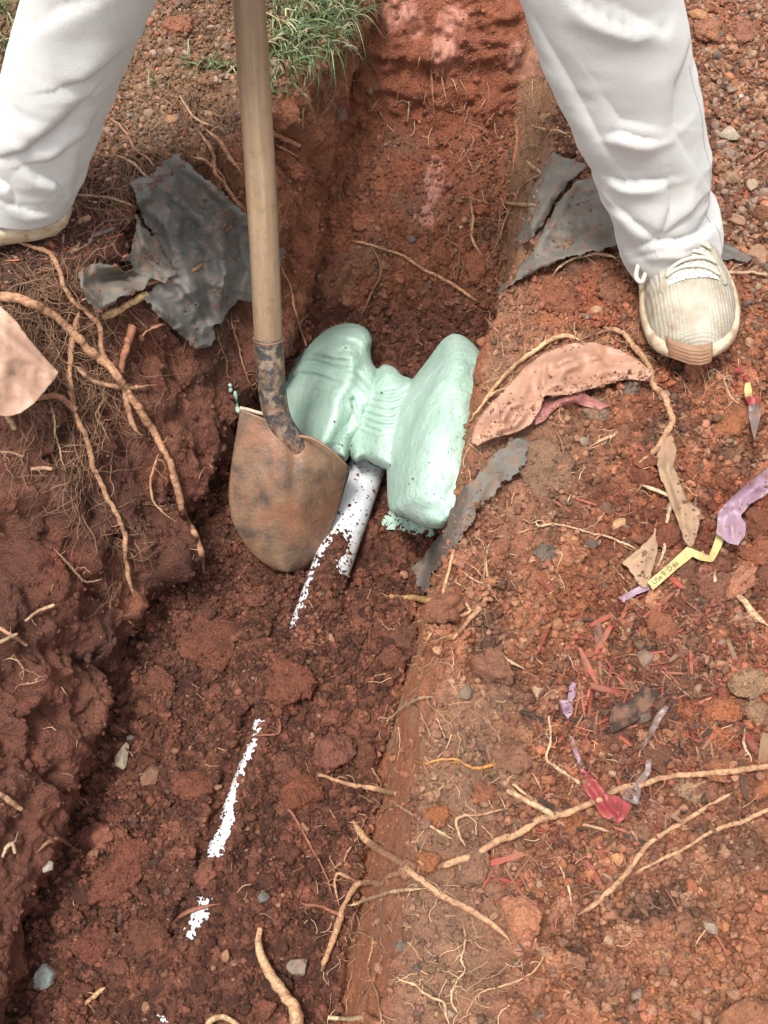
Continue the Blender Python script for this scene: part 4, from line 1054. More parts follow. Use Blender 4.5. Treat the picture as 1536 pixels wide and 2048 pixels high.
foam_piece('foam_body', [([(752, 742), (768, 729), (790, 736), (803, 750), (826, 762), (826, 800), (816, 850), (804, 900), (794, 935), (778, 940), (752, 930), (728, 918), (712, 925), (702, 915), (694, 880), (698, 840), (706, 800), (730, 765)], 44, .066, 2.2, ex_c),
    ([(548, 770), (572, 730), (602, 692), (640, 665), (675, 649), (708, 647), (733, 658), (744, 679), (741, 703), (745, 725), (756, 745), (757, 775), (754, 800), (746, 815), (734, 834), (733, 850), (720, 870), (707, 886), (700, 903), (693, 921), (672, 922), (640, 935), (600, 940), (560, 900), (542, 840)], 90, .132, 2.0, ex_l),
    ([(905, 667), (925, 671), (948, 689), (966, 714), (978, 760), (979, 800), (974, 850), (963, 900), (955, 960), (932, 1010), (902, 1044), (880, 1057), (850, 1053), (815, 1038), (785, 1026), (776, 1005), (774, 960), (773, 915), (775, 875), (784, 842), (793, 815), (809, 780), (832, 750), (858, 716), (884, 681)], 92, .120, 2.0, ex_r)])
foam_piece('foam_spill', [([(780, 1020), (810, 1035), (860, 1050), (872, 1062), (862, 1076), (830, 1070), (800, 1060), (770, 1058), (764, 1040)], 9, .006, 2.0, lambda g, h, q: nz2(g, h, 60, 31) * .012)], zb=-.402, off=-.004)
# soil crumbs stuck on the foam
bpy.context.view_layer.update()
fpts = []
for o_ in [c__ for c__ in C.objects if c__.name.startswith('foam_')]:
    me_ = o_.data; a_ = np.zeros(len(me_.vertices) * 3); me_.vertices.foreach_get('co', a_); a_ = a_.reshape(-1, 3)
    x_, y_, _ = proj(a_); pr_ = .15 + smooth01(y_, 850, 930) * (1 - smooth01(x_, 775, 800)) * 3 + smooth01(y_, 1000, 1050) * 3
    fpts.append(a_[rng.choice(len(a_), 110, p=pr_ / pr_.sum())])
fpts = np.vstack(fpts); m_ = len(fpts); r = np.clip(np.exp(rng.normal(math.log(.0009), .5, m_)), .0004, .003)
scatter('foam_crumbs', 'dark specks of soil stuck to the green foam', protos('crumb', [clod_shape(40 + k, 2, 14) for k in range(3)], M_crumb), fpts, rng.uniform(0, 6.28, (m_, 3)), r[:, None] * np.ones((m_, 3)), np.array([[.12, .045, .028]]) * rng.uniform(.6, 1.4, (m_, 1)), rng.integers(0, 3, m_))
# drips on the left wall
for pts, rp, lb in (([(459, 768), (461, 774), (461, 783)], 4.0, 'upper small drip of mint green foam on the left trench wall'), ([(470, 783), (471, 795), (473, 806), (475, 818), (478, 826)], 4.4, 'lower longer drip of mint green foam on the left trench wall')):
    P_ = []
    for x_, y_ in pts:
        d_, n_ = hit(x_, y_); P_.append(at(np.array(x_), np.array(y_), d_ - .006))
    P_ = catmull(P_, 5); m_ = len(P_)
    V, F = tube(P_, rp * 1.7 / FPX * (.55 + .5 * np.abs(np.sin(np.linspace(.3, 5.6, m_)))), 10)
    tag(obj_vf('foam_drip', V, F, M_foam), lb, 'foam drip', 'drips of green foam on the wall')

# ---------------------------------------------------------------- the worker: trousers and knit sneakers
s_ = NT('pale_grey_cotton_twill'); p_ = s_.pos()
w1 = s_.n('ShaderNodeTexWave', wave_type='BANDS', bands_direction='DIAGONAL'); w1.inputs['Scale'].default_value = 900; s_.l(p_, w1.inputs['Vector'])
n1 = s_.noise(5, 4, .6, p_); n2 = s_.noise(22, 5, .6, p_)
ct = s_.ramp(n1, [(.3, (.43, .42, .40)), (.7, (.51, .50, .48))])
ct = s_.mix(s_.math('MULTIPLY', s_.ramp(n2, [(.60, (0, 0, 0)), (.74, (1, 1, 1))]), .28), ct, (.50, .40, .30))
szz = s_.n('ShaderNodeSeparateXYZ'); s_.l(p_, szz.inputs[0])
md_ = s_.math('MULTIPLY', s_.ramp(s_.noise(30, 6, .7, p_), [(.48, (0, 0, 0)), (.64, (1, 1, 1))]), s_.ramp(szz.outputs[2], [(.05, (1, 1, 1)), (.13, (.12, .12, .12))]))
ct = s_.mix(s_.math('MULTIPLY', md_, .4), ct, (.36, .22, .15))
M_cloth = s_.fin(ct, .8, s_.bump(s_.math('ADD', s_.math('MULTIPLY', w1.outputs['Fac'], .12), s_.noise(600, 3, .6, p_)), .0006), .2, Sheen_Weight=.25)
M_seam = NT('trouser_seam_thread').fin((.30, .30, .30), .85)
person = empty('person', (0.0, 1.18, 0.0))
tag(person, 'person in pale grey trousers and cream sneakers straddling the trench, seen below the knee', 'person')
def leg_axis(A, K, H, n=160):
    P_ = catmull([A, A * .55 + K * .45 + np.array([0, -.004, 0]), K, H], n // 3); return P_
def make_leg(table, A, K, H, front, back, folds, hemtilt, seed, side, extra=0.0):
    ax = leg_axis(A, K, H)
    axp = proj(ax)
    n = len(ax); th = np.linspace(0, 2 * math.pi, 220, endpoint=False)
    tb = np.array(table, float)
    py = axp[1]; Lx = np.interp(-py, -tb[::-1, 0], tb[::-1, 1]) if tb[0, 0] > tb[-1, 0] else np.interp(py, tb[:, 0], tb[:, 1])
    Rx = np.interp(py, tb[:, 0], tb[:, 2])
    half = (Rx - Lx) / 2 / FPX * axp[2]; cx = ((Rx + Lx) / 2 - 768) / FPX * axp[2]
    up = ax[:, 2] > .46
    tz = smooth01(ax[:, 2], .42, .60)
    half = half * (1 - tz) + tz * np.interp(ax[:, 2], [.4, .8], [.088, .10]); cx = cx * (1 - tz) + ax[:, 0] * tz
    bd = np.interp(ax[:, 2], [0, .1, .35, .8], [front, front * .98, .082, .11])
    V = np.zeros((n, 220, 3))
    c, s = np.cos(th), np.sin(th)
    e = .92
    cc_ = np.sign(c) * np.abs(c) ** e; ss_ = np.sign(s) * np.abs(s) ** e
    V[:, :, 0] = cx[:, None] + half[:, None] * cc_[None]
    ex_f = (1 - smooth01(ax[:, 2], .05, .22)) * extra
    V[:, :, 1] = ax[:, [1]] - (bd[:, None] + ex_f[:, None] * np.maximum(0, ss_)[None]) * ss_[None]
    tilt = hemtilt[0] * cc_ + hemtilt[1] * ss_
    tl_ = (1 - smooth01(np.arange(n) / n, 0, .28))[:, None]
    V[:, :, 2] = ax[:, [2]] + tl_ * tilt[None]
    flat = V.reshape(-1, 3); px_, py_, _ = proj(flat)
    Nn = np.stack([(half[:, None] ** 0) * c[None] / 1.0, -s[None] * np.ones((n, 1)), np.zeros((n, 220))], -1); Nn = Nn.reshape(-1, 3)
    D = np.zeros(len(flat)); fr = smooth01((Nn[:, 1] * -1), -.15, .25)
    for pts, w, amp in folds:
        d, sg, par = line_d(px_, py_, pts)
        sd_ = d * sg; tp = np.sin(np.clip(par, 0.02, .98) * math.pi) ** .6
        s_1 = np.maximum(0, sd_ / (w * 1.1)); s_2 = np.maximum(0, -sd_ / (w * 2.2))
        D += fr * tp * amp * .85 * (s_1 * np.exp(1 - s_1) * .9 - .55 * np.exp(-s_1 * 3 - s_2 * 1.6))
    low = 1 - smooth01(flat[:, 2], .10, .5)
    D += fbm(flat * np.array([1, 1, 1.4]), 7, 3, seed) * (.003 + .003 * low) + fbm(flat * np.array([1, 1, 2.2]), 16, 2, seed + 5) * .0025 * (.3 + low) + ridged(flat * np.array([1.0, 1, 1.8]) + fbm(flat, 9, 2, seed)[:, None] * .03, 9, 2, seed + 9) ** 3 * .002 * (.5 + low)
    D *= smooth01(np.repeat(np.arange(n), 220) / n, -.02, .05) * .6 + .4
    flat = flat + Nn * D[:, None]
    return flat.reshape(n, 220, 3), ax
def leg_faces(n, off): return grid_faces(n, 220, True) + off
fold_r = [([(1212, 268), (1240, 258), (1275, 268), (1312, 272)], 9, .009), ([(1216, 352), (1250, 362), (1290, 362), (1335, 356)], 9, .012),
          ([(1335, 362), (1338, 410), (1322, 455), (1308, 470)], 12, .007), ([(1236, 405), (1270, 440), (1306, 470)], 10, .008), ([(1405, 392), (1370, 430), (1325, 468)], 11, .008),
          ([(1262, 498), (1300, 480), (1350, 478), (1400, 462), (1432, 440)], 9, .010), ([(1270, 515), (1320, 492), (1380, 490)], 7, .006), ([(1062, 18), (1120, 120), (1180, 230), (1240, 330)], 20, .006),
          ([(1140, -10), (1190, 25), (1260, 52), (1300, 40)], 12, .010), ([(1180, 0), (1240, 20), (1320, 60), (1345, 20)], 12, .006), ([(1390, 60), (1350, 170), (1345, 260), (1385, 330)], 26, .006), ([(1200, 180), (1240, 240), (1330, 250)], 22, .005)]
fold_l = [([(252, 95), (215, 128), (170, 160), (120, 172)], 14, .010), ([(170, 195), (110, 255), (50, 300), (-10, 318)], 16, .011), ([(45, 325), (75, 350), (110, 362), (128, 385)], 10, .010),
          ([(200, 215), (170, 270), (100, 320), (50, 330)], 10, .007), ([(-20, 350), (20, 375), (34, 400)], 10, .009), ([(60, 60), (120, 20), (210, -10)], 20, .007), ([(158, 300), (148, 350), (138, 395)], 9, .006), ([(0, 395), (60, 420), (120, 425)], 9, .004)]
tR = [(-400, 985, 1320), (-60, 1030, 1350), (0, 1048, 1361), (100, 1086, 1384), (200, 1127, 1402), (300, 1174, 1417), (350, 1198, 1416), (400, 1228, 1406), (440, 1240, 1432), (470, 1247, 1438), (510, 1262, 1438)]
tL = [(-400, 90, 390), (-60, 62, 326), (0, 46, 305), (100, 16, 265), (200, -12, 222), (300, -42, 181), (340, -52, 164), (380, -62, 146), (430, -60, 138)]
A_r = at(np.array(1348.), np.array(478.), np.array(1.512)); K_r = at(np.array(1200.), np.array(-80.), np.array(1.235)); H_r = np.array([.105, 1.20, .86])
A_l = at(np.array(40.), np.array(378.), np.array(1.545)); K_l = at(np.array(200.), np.array(-80.), np.array(1.275)); H_l = np.array([-.105, 1.20, .86])
GR, axr = make_leg(tR, A_r, K_r, H_r, .062, .062, fold_r, (.016, -.014), 401, 1, .022)
GL, axl = make_leg(tL, A_l, K_l, H_l, .062, .062, fold_l, (-.004, -.01), 411, -1)
nl = len(GR)
# hips
zz_ = np.linspace(.74, 1.04, 24); hw = np.interp(zz_, [.74, .82, .92, 1.04], [.12, .195, .185, .165]); hb_ = np.interp(zz_, [.74, .82, .92, 1.04], [.07, .12, .125, .11])
th = np.linspace(0, 2 * math.pi, 220, endpoint=False)
HG = np.stack([hw[:, None] * np.cos(th), 1.20 - hb_[:, None] * np.sin(th), zz_[:, None] * np.ones(220)], -1)
V = np.vstack([GR.reshape(-1, 3), GL.reshape(-1, 3), HG.reshape(-1, 3)])
F = np.vstack([leg_faces(nl, 0), leg_faces(len(GL), nl * 220), grid_faces(24, 220, True) + (nl + len(GL)) * 220])
trs = child(mesh_obj('trousers', V, F, M_cloth), person)
sol = trs.modifiers.new('thickness', 'SOLIDIFY'); sol.thickness = .0012; sol.offset = -1
def stitched(name, P_, r, out=.0015):
    V, F = tube(P_, r, 6); return child(obj_vf(name, V, F, M_seam), person)
def surf_line(Gm, row, j0, j1, step=2, off=.0006):
    js = np.arange(j0, j1, step) % 220
    base = Gm[row, js]; nn = np.stack([np.cos(th[js]), -np.sin(th[js]), 0 * js], 1); return base + nn * off
for Gm in (GR, GL):
    n3 = int(nl * .045)
    stitched('hem_seam', surf_line(Gm, n3, 0, 112, 2, .0002), .0006)
# side seam of each leg (outer side), a slightly raised welt
jr = 14; stitched('side_seam', GR[:int(nl * .55), jr] + np.array([.0006, -.0006, 0]), .0012)
jl = 12; stitched('side_seam', GL[:int(nl * .35), jl] + np.array([.0004, -.0006, 0]), .0007)

# sneakers
s_ = NT('cream_knit_upper'); oc = s_.obj()
sx_ = s_.n('ShaderNodeSeparateXYZ'); s_.l(oc, sx_.inputs[0])
rib = s_.math('SINE', s_.math('MULTIPLY', s_.math('ADD', sx_.outputs[0], s_.math('MULTIPLY', s_.noise(20, 2, .5, oc), .004)), 1500))
kn = s_.math('SINE', s_.math('MULTIPLY', sx_.outputs[1], 2400))
ribm = s_.math('MULTIPLY', rib, s_.ramp(sx_.outputs[1], [(.0, (1, 1, 1)), (.2, (1, 1, 1))]))
dirt = s_.noise(26, 5, .65, oc)
ck = s_.ramp(dirt, [(.3, (.22, .185, .14)), (.48, (.34, .305, .24)), (.68, (.42, .385, .32))])
ck = s_.mix(s_.math('MULTIPLY', s_.math('GREATER_THAN', s_.math('MULTIPLY', rib, s_.noise(90, 2, .5, oc)), .42), .18), ck, (.30, .25, .18))
mud_ = s_.math('MULTIPLY', s_.ramp(s_.noise(38, 6, .7, oc), [(.50, (0, 0, 0)), (.66, (1, 1, 1))]), s_.ramp(sx_.outputs[2], [(.030, (1, 1, 1)), (.062, (.25, .25, .25))]))
ck = s_.mix(s_.math('MULTIPLY', mud_, .75), ck, (.24, .12, .07))
M_knit = s_.fin(ck, .95, s_.bump(s_.math('ADD', rib, s_.math('MULTIPLY', kn, .7)), .0003), .2)
s_ = NT('cream_foam_sole'); oc = s_.obj(); M_sole = s_.fin(s_.mix(s_.math('MULTIPLY', s_.ramp(s_.noise(45, 6, .7, oc), [(.46, (0, 0, 0)), (.62, (1, 1, 1))]), .7), s_.ramp(s_.noise(30, 4, .6, oc), [(.35, (.36, .28, .17)), (.65, (.50, .43, .31))]), (.24, .115, .065)), .5, s_.bump(s_.noise(200, 3, .6, oc), .0004), .4)
s_ = NT('gum_rubber'); M_gum = s_.fin(s_.ramp(s_.noise(40, 4, .6, s_.obj()), [(.3, (.20, .105, .06)), (.7, (.28, .155, .09))]), .55, None, .4)
s_ = NT('cream_lace'); M_lace = s_.fin((.50, .46, .38), .85, s_.bump(s_.vor(900, s_.obj()), .0005), .2)
s_ = NT('mesh_panel'); vm = s_.vor(330, s_.mapped(s_.obj(), (1, 1, .6))); M_mesh = s_.fin(s_.ramp(vm, [(.30, (.20, .17, .13)), (.42, (.60, .55, .46))]), .85, s_.bump(vm, .001), .2)
def interp(tab, l): a = np.array(tab); return np.interp(l, a[:, 0], a[:, 1])
OUT = [(0, .002), (.006, .020), (.015, .031), (.03, .041), (.05, .048), (.075, .052), (.10, .0525), (.14, .049), (.18, .043), (.22, .038), (.25, .036), (.275, .030), (.287, .018), (.292, .002)]
def make_shoe(M4, mirror=1, lace=True):
    sh = bpy.data.objects.new('sneaker', None); C.objects.link(sh); sh.parent = person
    sh.matrix_world = M4
    # (part of the person; its own pieces are sub-parts)
    sh.matrix_parent_inverse = Matrix.Translation(-Vector(person.location))
    n = 90; l = .146 - .146 * np.cos(np.linspace(0.02, math.pi - .02, n)); m = 72
    a = np.linspace(0, math.pi, m)
    w = np.array([interp(OUT, q) for q in l]) * 1.06
    hgt = interp([(0, .012), (.012, .030), (.03, .040), (.06, .047), (.09, .056), (.12, .064), (.15, .072), (.18, .080), (.22, .084), (.27, .080), (.292, .045)], l)
    topw = interp([(0, 1), (.05, .95), (.10, .8), (.14, .7), (.18, .62), (.292, .7)], l)
    asy = interp([(0, .006), (.05, .004), (.12, -.001), (.292, 0)], l) * mirror
    c = np.cos(a); s = np.sin(a)
    X_ = np.sign(c) * np.abs(c) ** .85; Z_ = np.abs(s) ** .72
    V = np.zeros((n, m, 3))
    V[:, :, 0] = w[:, None] * X_[None] * (1 - (1 - topw[:, None]) * Z_[None]) + asy[:, None]
    V[:, :, 1] = -l[:, None] + .146
    V[:, :, 2] = .020 + hgt[:, None] * Z_[None]
    fl_ = V.reshape(-1, 3)
    wr = fbm(fl_ * np.array([1, 2.2, 1]), 30, 3, 421) * .0026
    # bunched creases behind the toe box
    cr = np.sin((fl_[:, 1] - .055) * 420 + fl_[:, 0] * 30) * .0012 * np.exp(-((fl_[:, 1] - .05) / .022) ** 2)
    rb = np.sin(fl_[:, 0] * 820 + fbm(fl_, 30, 2, 77) * 3.5) * .00035 * smooth01(fl_[:, 1], -.30, .10) * smooth01(.125 - fl_[:, 1], 0, .05)
    fl_[:, 2] += (wr + cr + rb) * (fl_[:, 2] > .025)
    V = fl_
    up = mesh_obj('upper', V, grid_faces(n, m), M_knit, parent=sh)
    # sole with flare and toe spring
    k = 5; zs = [0, .004, .012, .024, .029]; fl = [.90, 1.02, 1.07, 1.08, 1.02]
    no = 120
    lo = np.concatenate([.146 - .146 * np.cos(np.linspace(0, math.pi, no // 2)), .146 + .146 * np.cos(np.linspace(0, math.pi, no // 2))[1:-1]])
    sd_ = np.concatenate([np.ones(no // 2), -np.ones(no // 2 - 2)])
    wo_ = interp(OUT, lo) * sd_ * 1.05; rings = []
    for z, f in zip(zs, fl):
        xx = wo_ * f + interp([(0, .006), (.05, .004), (.12, -.001), (.292, 0)], lo) * mirror
        yyv = (-lo + .146) * (1 + (f - 1) * .7)
        spring = .012 * smooth01(.05 - lo, 0, .05) * (1 - z / .05) + .0
        rings.append(np.stack([xx, yyv, z + spring], 1))
    rings = [rings[0] * np.array([.0, .0, 1]) + np.array([0, 0, 0.0])] + rings + [rings[-1] * np.array([.6, .9, 1])]
    V = np.vstack(rings); q = len(lo)
    mesh_obj('sole', V, grid_faces(len(rings), q, True)[:, ::-1], M_sole, parent=sh)
    # gum toe bumper wrapped round the toe with four ribs
    tb_ = np.linspace(-.45, 1.05, 40); zb_ = np.linspace(0, 1, 26)
    V = []
    for zi in zb_:
        for u in tb_:
            xx = u * .034 + .006 * mirror
            lt = np.interp(abs(u * .034 + .0), [0, .012, .020, .031, .041], [-.005, -.002, .004, .013, .028])
            rise = zi * .020; back = .007 * zi ** 2 - .003
            edge = smooth01(1 - abs((u - .3) / .76), 0, .12) * smooth01(1 - zi, 0, .1)
            rbv = .0007 * (1 if (zi * 4.6) % 1 < .55 else 0) * edge * (abs(u - .3) < .58)
            V.append((xx, .146 - lt + .0055 * edge - back + rbv + .003, .010 + .012 + rise * (1 - .12 * abs(u - .3)) + .002))
    mesh_obj('toe_bumper', V, grid_faces(26, 40), M_gum, parent=sh)
    # mesh vamp panel and laces
    gl = np.linspace(.078, .19, 30); gu = np.linspace(-.62, .62, 30); V = []
    def top_pt(u, lq, off):
        wv = interp(OUT, lq) * (1 - (1 - interp([(0, 1), (.05, .95), (.10, .8), (.14, .7), (.18, .62), (.292, .7)], lq)) * 1.0)
        hq = interp([(0, .012), (.012, .030), (.03, .040), (.06, .047), (.09, .056), (.12, .064), (.15, .072), (.18, .080), (.22, .084), (.27, .080), (.292, .045)], lq)
        a_ = math.acos(max(-1, min(1, u))); return (wv * (abs(math.cos(a_)) ** .85) * (1 if u > 0 else -1), .146 - lq, .020 + hq * abs(math.sin(a_)) ** .72 + off)
    for lq in gl:
        for u in gu: V.append(top_pt(u, lq, .0022))
    mesh_obj('mesh_tongue', V, grid_faces(30, 30), M_mesh, parent=sh)
    if lace:
        for i, (la, lb_) in enumerate([(.084, .090), (.099, .093), (.103, .112), (.120, .113), (.126, .136), (.145, .140)]):
            P_ = [Vector(top_pt(u, la + (lb_ - la) * (u + .62) / 1.24 + .004 * (1 - (u / .62) ** 2), .0062 + .0015 * (i % 2))) for u in np.linspace(-.66, .66, 16)]
            P_ = np.array([p[:] for p in P_])
            V, F = tube(P_, .0022, 8); obj_vf('lace', V * np.array([1, 1.0, 1]), F, M_lace, sh)
        for sgn in (-1, 1):
            P_ = np.array([top_pt(sgn * .78, q, .0035) for q in np.linspace(.076, .19, 14)]); V, F = tube(P_, .0034, 8); obj_vf('eyelet_stay', V, F, M_knit, sh)
        # loose bow loop on the inner side
        P_ = catmull([(.028, -.012, .098), (.042, .004, .088), (.056, .020, .070), (.062, .032, .056), (.056, .036, .050), (.050, .028, .056), (.040, .012, .076), (.028, -.008, .092)], 6)
        V, F = tube(P_, .0030, 8); obj_vf('lace_loop', V, F, M_lace, sh)
    return sh
def shoe_matrix(px, py, z, yaw, roll, pitch):
    d = float(depth_z(np.array(float(px)), np.array(float(py)), z)); loc = at(np.array(float(px)), np.array(float(py)), d)
    R3 = Matrix.Rotation(yaw, 4, 'Z') @ Matrix.Rotation(roll, 4, 'Y') @ Matrix.Rotation(pitch, 4, 'X')
    return Matrix.Translation(Vector(loc)) @ R3
make_shoe(shoe_matrix(1362, 576, .012, math.pi + R_(2), R_(8), R_(7)))
make_shoe(shoe_matrix(-88, 458, .015, R_(97), R_(0), R_(0)), -1, lace=False)
# ---------------------------------------------------------------- torn landscape fabric, plastic, tape
def fabric_mat(name, c1, c2, dirt, rough, damt=.5, bumpd=.0012, **kw):
    s = NT(name); p = s.pos()
    n1 = s.noise(26, 5, .65, p, .4); n2 = s.noise(70, 5, .7, p)
    c = s.ramp(n1, [(.3, c1), (.7, c2)])
    c = s.mix(s.math('MULTIPLY', s.ramp(n2, [(.48, (0, 0, 0)), (.68, (1, 1, 1))]), damt), c, dirt)
    return s.fin(c, rough, s.bump(s.math('ADD', n2, s.math('MULTIPLY', s.noise(500, 3, .6, p), .4)), bumpd), .35, **kw)
M_fab = fabric_mat('weathered_black_geotextile', (.062, .060, .056), (.155, .149, .136), (.17, .10, .065), .8, .6)
M_fab2 = fabric_mat('dusty_geotextile', (.085, .08, .07), (.16, .145, .12), (.20, .105, .06), .85, .8)
M_pink = fabric_mat('dirty_pink_plastic', (.29, .15, .095), (.41, .235, .165), (.34, .18, .095), .42, .6, .0008)
M_mauve = fabric_mat('mauve_plastic', (.24, .085, .08), (.34, .14, .13), (.32, .15, .08), .45, .4, .0006)
M_paper = fabric_mat('pinkish_tan_sheet', (.33, .195, .135), (.47, .30, .215), (.28, .15, .09), .5, .65, .0008)
M_tan = fabric_mat('muddy_tan_cloth', (.24, .15, .09), (.35, .235, .15), (.28, .15, .085), .8, .6)
M_purple = fabric_mat('lilac_plastic', (.19, .11, .15), (.29, .20, .25), (.24, .12, .085), .35, .85, .0004)
M_yell = fabric_mat('pale_yellow_label', (.38, .30, .11), (.48, .40, .18), (.28, .17, .08), .5, .65, .0003)
M_redp = fabric_mat('crimson_plastic', (.20, .03, .035), (.30, .055, .055), (.24, .08, .05), .35, .65, .0004)
M_clear = fabric_mat('grey_clear_film', (.10, .065, .055), (.17, .13, .12), (.18, .09, .055), .35, .7, .0005)
M_ink = NT('black_print').fin((.05, .045, .03), .7)
def sheet(name, polys, mat, lift=3, step=4, wr=(), seed=0, rag=3.0, blur=5, thick=.0007, crumple=.003, holes=(), cf=22, flo=0.0, parent=None, fr=0.0):
    """a thin sheet lying over the ground; lift in mm; wr = ridges (polyline, width px, height mm)"""
    poly = np.asarray(polys, float); x0, y0 = poly.min(0) - step; x1, y1 = poly.max(0) + step
    gx, gy = np.meshgrid(np.arange(x0, x1 + step, step), np.arange(y0, y1 + step, step)); ny, nx = gx.shape
    jit = nz2(gx, gy, 70, seed + 3) * rag * 1.6 + nz2(gx, gy, 260, seed + 4, 3) * rag * 1.7
    sd_ = poly_sd(gx, gy, poly) + jit
    for hx, hy, hr in holes: sd_ = np.minimum(sd_, np.hypot(gx - hx, (gy - hy) * 1.4) - hr + jit)
    d0 = np.array([[hit(gx[i, j], gy[i, j])[0] if sd_[i, j] > -14 else np.nan for j in range(nx)] for i in range(ny)])
    m = np.isfinite(d0); fill = np.nanmedian(d0); d0f = np.where(m, d0, fill)
    d = d0f.copy(); w = m.astype(float)
    for _ in range(blur):
        num = np.zeros_like(d); den = np.zeros_like(d)
        dp = np.pad(d * w, 2); wp = np.pad(w, 2)
        for a in range(5):
            for b in range(5):
                num += dp[a:a + ny, b:b + nx]; den += wp[a:a + ny, b:b + nx]
        d = np.where(w > 0, num / np.maximum(den, 1), d)
        d = np.minimum(d, d0f - .0015)
    d = d - lift * .001 - flo
    d = d - nz2(gx, gy, cf, seed + 7, 4) * crumple - np.abs(nz2(gx, gy, cf * .8, seed + 9, 2)) * crumple * 1.2
    for pts, wd, am in wr:
        dd, sg, par = line_d(gx, gy, pts); d = d - am * .001 * np.exp(-(dd / wd) ** 2) * np.sin(np.clip(par, .06, .94) * math.pi) ** .5
    # pull outside corners onto the outline
    if fr: d = d - (ridged(np.stack([gx.ravel() / 2400 * 1.3, gy.ravel() / 2400, np.zeros(gx.size)], 1) + seed, 16, 3, seed).reshape(gx.shape) ** 2) * fr - (ridged(np.stack([gx.ravel() / 2400, gy.ravel() / 2400 * 1.6, np.zeros(gx.size)], 1) + seed + 5, 42, 2, seed + 1).reshape(gx.shape) ** 3) * fr * .55
    gyy, gxx = np.gradient(sd_, step); gn = np.hypot(gxx, gyy) + 1e-6
    out = (sd_ < 0) & (sd_ > -step * 1.5)
    X_ = np.where(out, gx + gxx / gn * (-sd_), gx); Y_ = np.where(out, gy + gyy / gn * (-sd_), gy)
    ok = sd_ > -step * 1.2
    V = at(X_, Y_, d).reshape(-1, 3); F = grid_faces(ny, nx)
    F = F[ok.ravel()[F].all(1) & (sd_.ravel()[F] > 0).any(1)]
    us = np.unique(F); mp = np.full(len(V), -1); mp[us] = np.arange(len(us))
    o = mesh_obj(name, V[us], mp[F][:, ::-1], mat)
    sl = o.modifiers.new('thickness', 'SOLIDIFY'); sl.thickness = thick; sl.offset = 0
    if parent is not None: child(o, parent)
    return o
tag(sheet('landscape_fabric', [(262, 366), (300, 352), (332, 318), (350, 308), (385, 335), (425, 368), (458, 398), (492, 428), (540, 470), (572, 505), (545, 560), (505, 604), (478, 600), (458, 622), (442, 648), (424, 646), (430, 672), (424, 692), (402, 698), (380, 686), (345, 655), (310, 625), (288, 592), (330, 560), (345, 540), (322, 500), (300, 460), (280, 420)], M_fab, 6,
          wr=[([(335, 318), (400, 355), (450, 400), (500, 450)], 11, 24), ([(290, 360), (340, 385), (400, 440), (440, 500)], 12, 20), ([(280, 400), (330, 450), (370, 540), (390, 620)], 14, 22), ([(300, 595), (350, 640), (405, 692)], 10, 20), ([(440, 450), (452, 540), (430, 640)], 13, 20), ([(340, 545), (390, 600), (430, 650)], 8, 16), ([(480, 470), (495, 540), (480, 600)], 10, 14)], seed=501, step=3, rag=4.5, fr=.022, crumple=.010, blur=10, holes=[(463, 458, 3), (392, 610, 3)]),
    'large dark torn landscape fabric hanging over the left trench wall behind the shovel handle', 'landscape fabric', 'torn pieces of landscape fabric')
tag(sheet('landscape_fabric', [(272, 430), (300, 465), (328, 505), (350, 545), (330, 560), (300, 556), (285, 575), (240, 596), (200, 622), (178, 606), (158, 575), (156, 545), (185, 528), (225, 530), (262, 505), (268, 470)], M_fab2, 14,
          wr=[([(190, 562), (230, 552), (280, 548)], 12, -26), ([(272, 440), (290, 490), (340, 545)], 9, 18), ([(165, 535), (165, 575), (205, 612), (250, 590)], 8, 16), ([(190, 532), (240, 535), (300, 550)], 7, 12)], seed=511, step=3, rag=4, fr=.016, crumple=.007, holes=[(250, 532, 13)], blur=8, flo=.012),
    'smaller grey fabric flap with a torn hole, left of the large dark sheet', 'landscape fabric', 'torn pieces of landscape fabric')
tag(sheet('landscape_fabric', [(1150, 358), (1192, 360), (1218, 385), (1240, 410), (1262, 450), (1262, 490), (1240, 486), (1195, 500), (1130, 517), (1078, 540), (1034, 560), (992, 588), (1000, 575), (1022, 550), (1064, 505), (1092, 452), (1120, 400)], M_fab2, 7,
          wr=[([(1020, 560), (1080, 528), (1160, 505), (1240, 488)], 8, 10), ([(1110, 420), (1150, 450), (1230, 470)], 14, 13), ([(1150, 365), (1110, 440), (1060, 520)], 10, 12)], seed=521, rag=4, fr=.010, crumple=.006, blur=8, flo=.008),
    'dusty grey fabric sheet lying between the far lip of the trench and the sneaker', 'landscape fabric', 'torn pieces of landscape fabric')
tag(sheet('landscape_fabric', [(1108, 300), (1120, 312), (1150, 320), (1178, 328), (1168, 345), (1135, 365), (1112, 400), (1090, 440), (1070, 470), (1038, 492), (1030, 480), (1058, 430), (1052, 405), (1075, 360), (1092, 325)], M_fab2, 9,
          wr=[([(1040, 485), (1080, 430), (1115, 370), (1165, 335)], 11, 16)], seed=531, crumple=.004, blur=8, flo=.01, holes=[(1140, 340, 4)]),
    'rolled brownish fabric piece behind the dusty grey sheet at the far trench lip', 'landscape fabric', 'torn pieces of landscape fabric')
tag(sheet('landscape_fabric', [(1425, 478), (1450, 482), (1482, 500), (1508, 515), (1496, 526), (1465, 520), (1425, 516)], M_fab, 10, seed=541, blur=4, wr=[([(1430, 490), (1470, 500), (1500, 516)], 9, 8)]),
    'dark strip of fabric sticking out right behind the trouser hem', 'landscape fabric', 'torn pieces of landscape fabric')
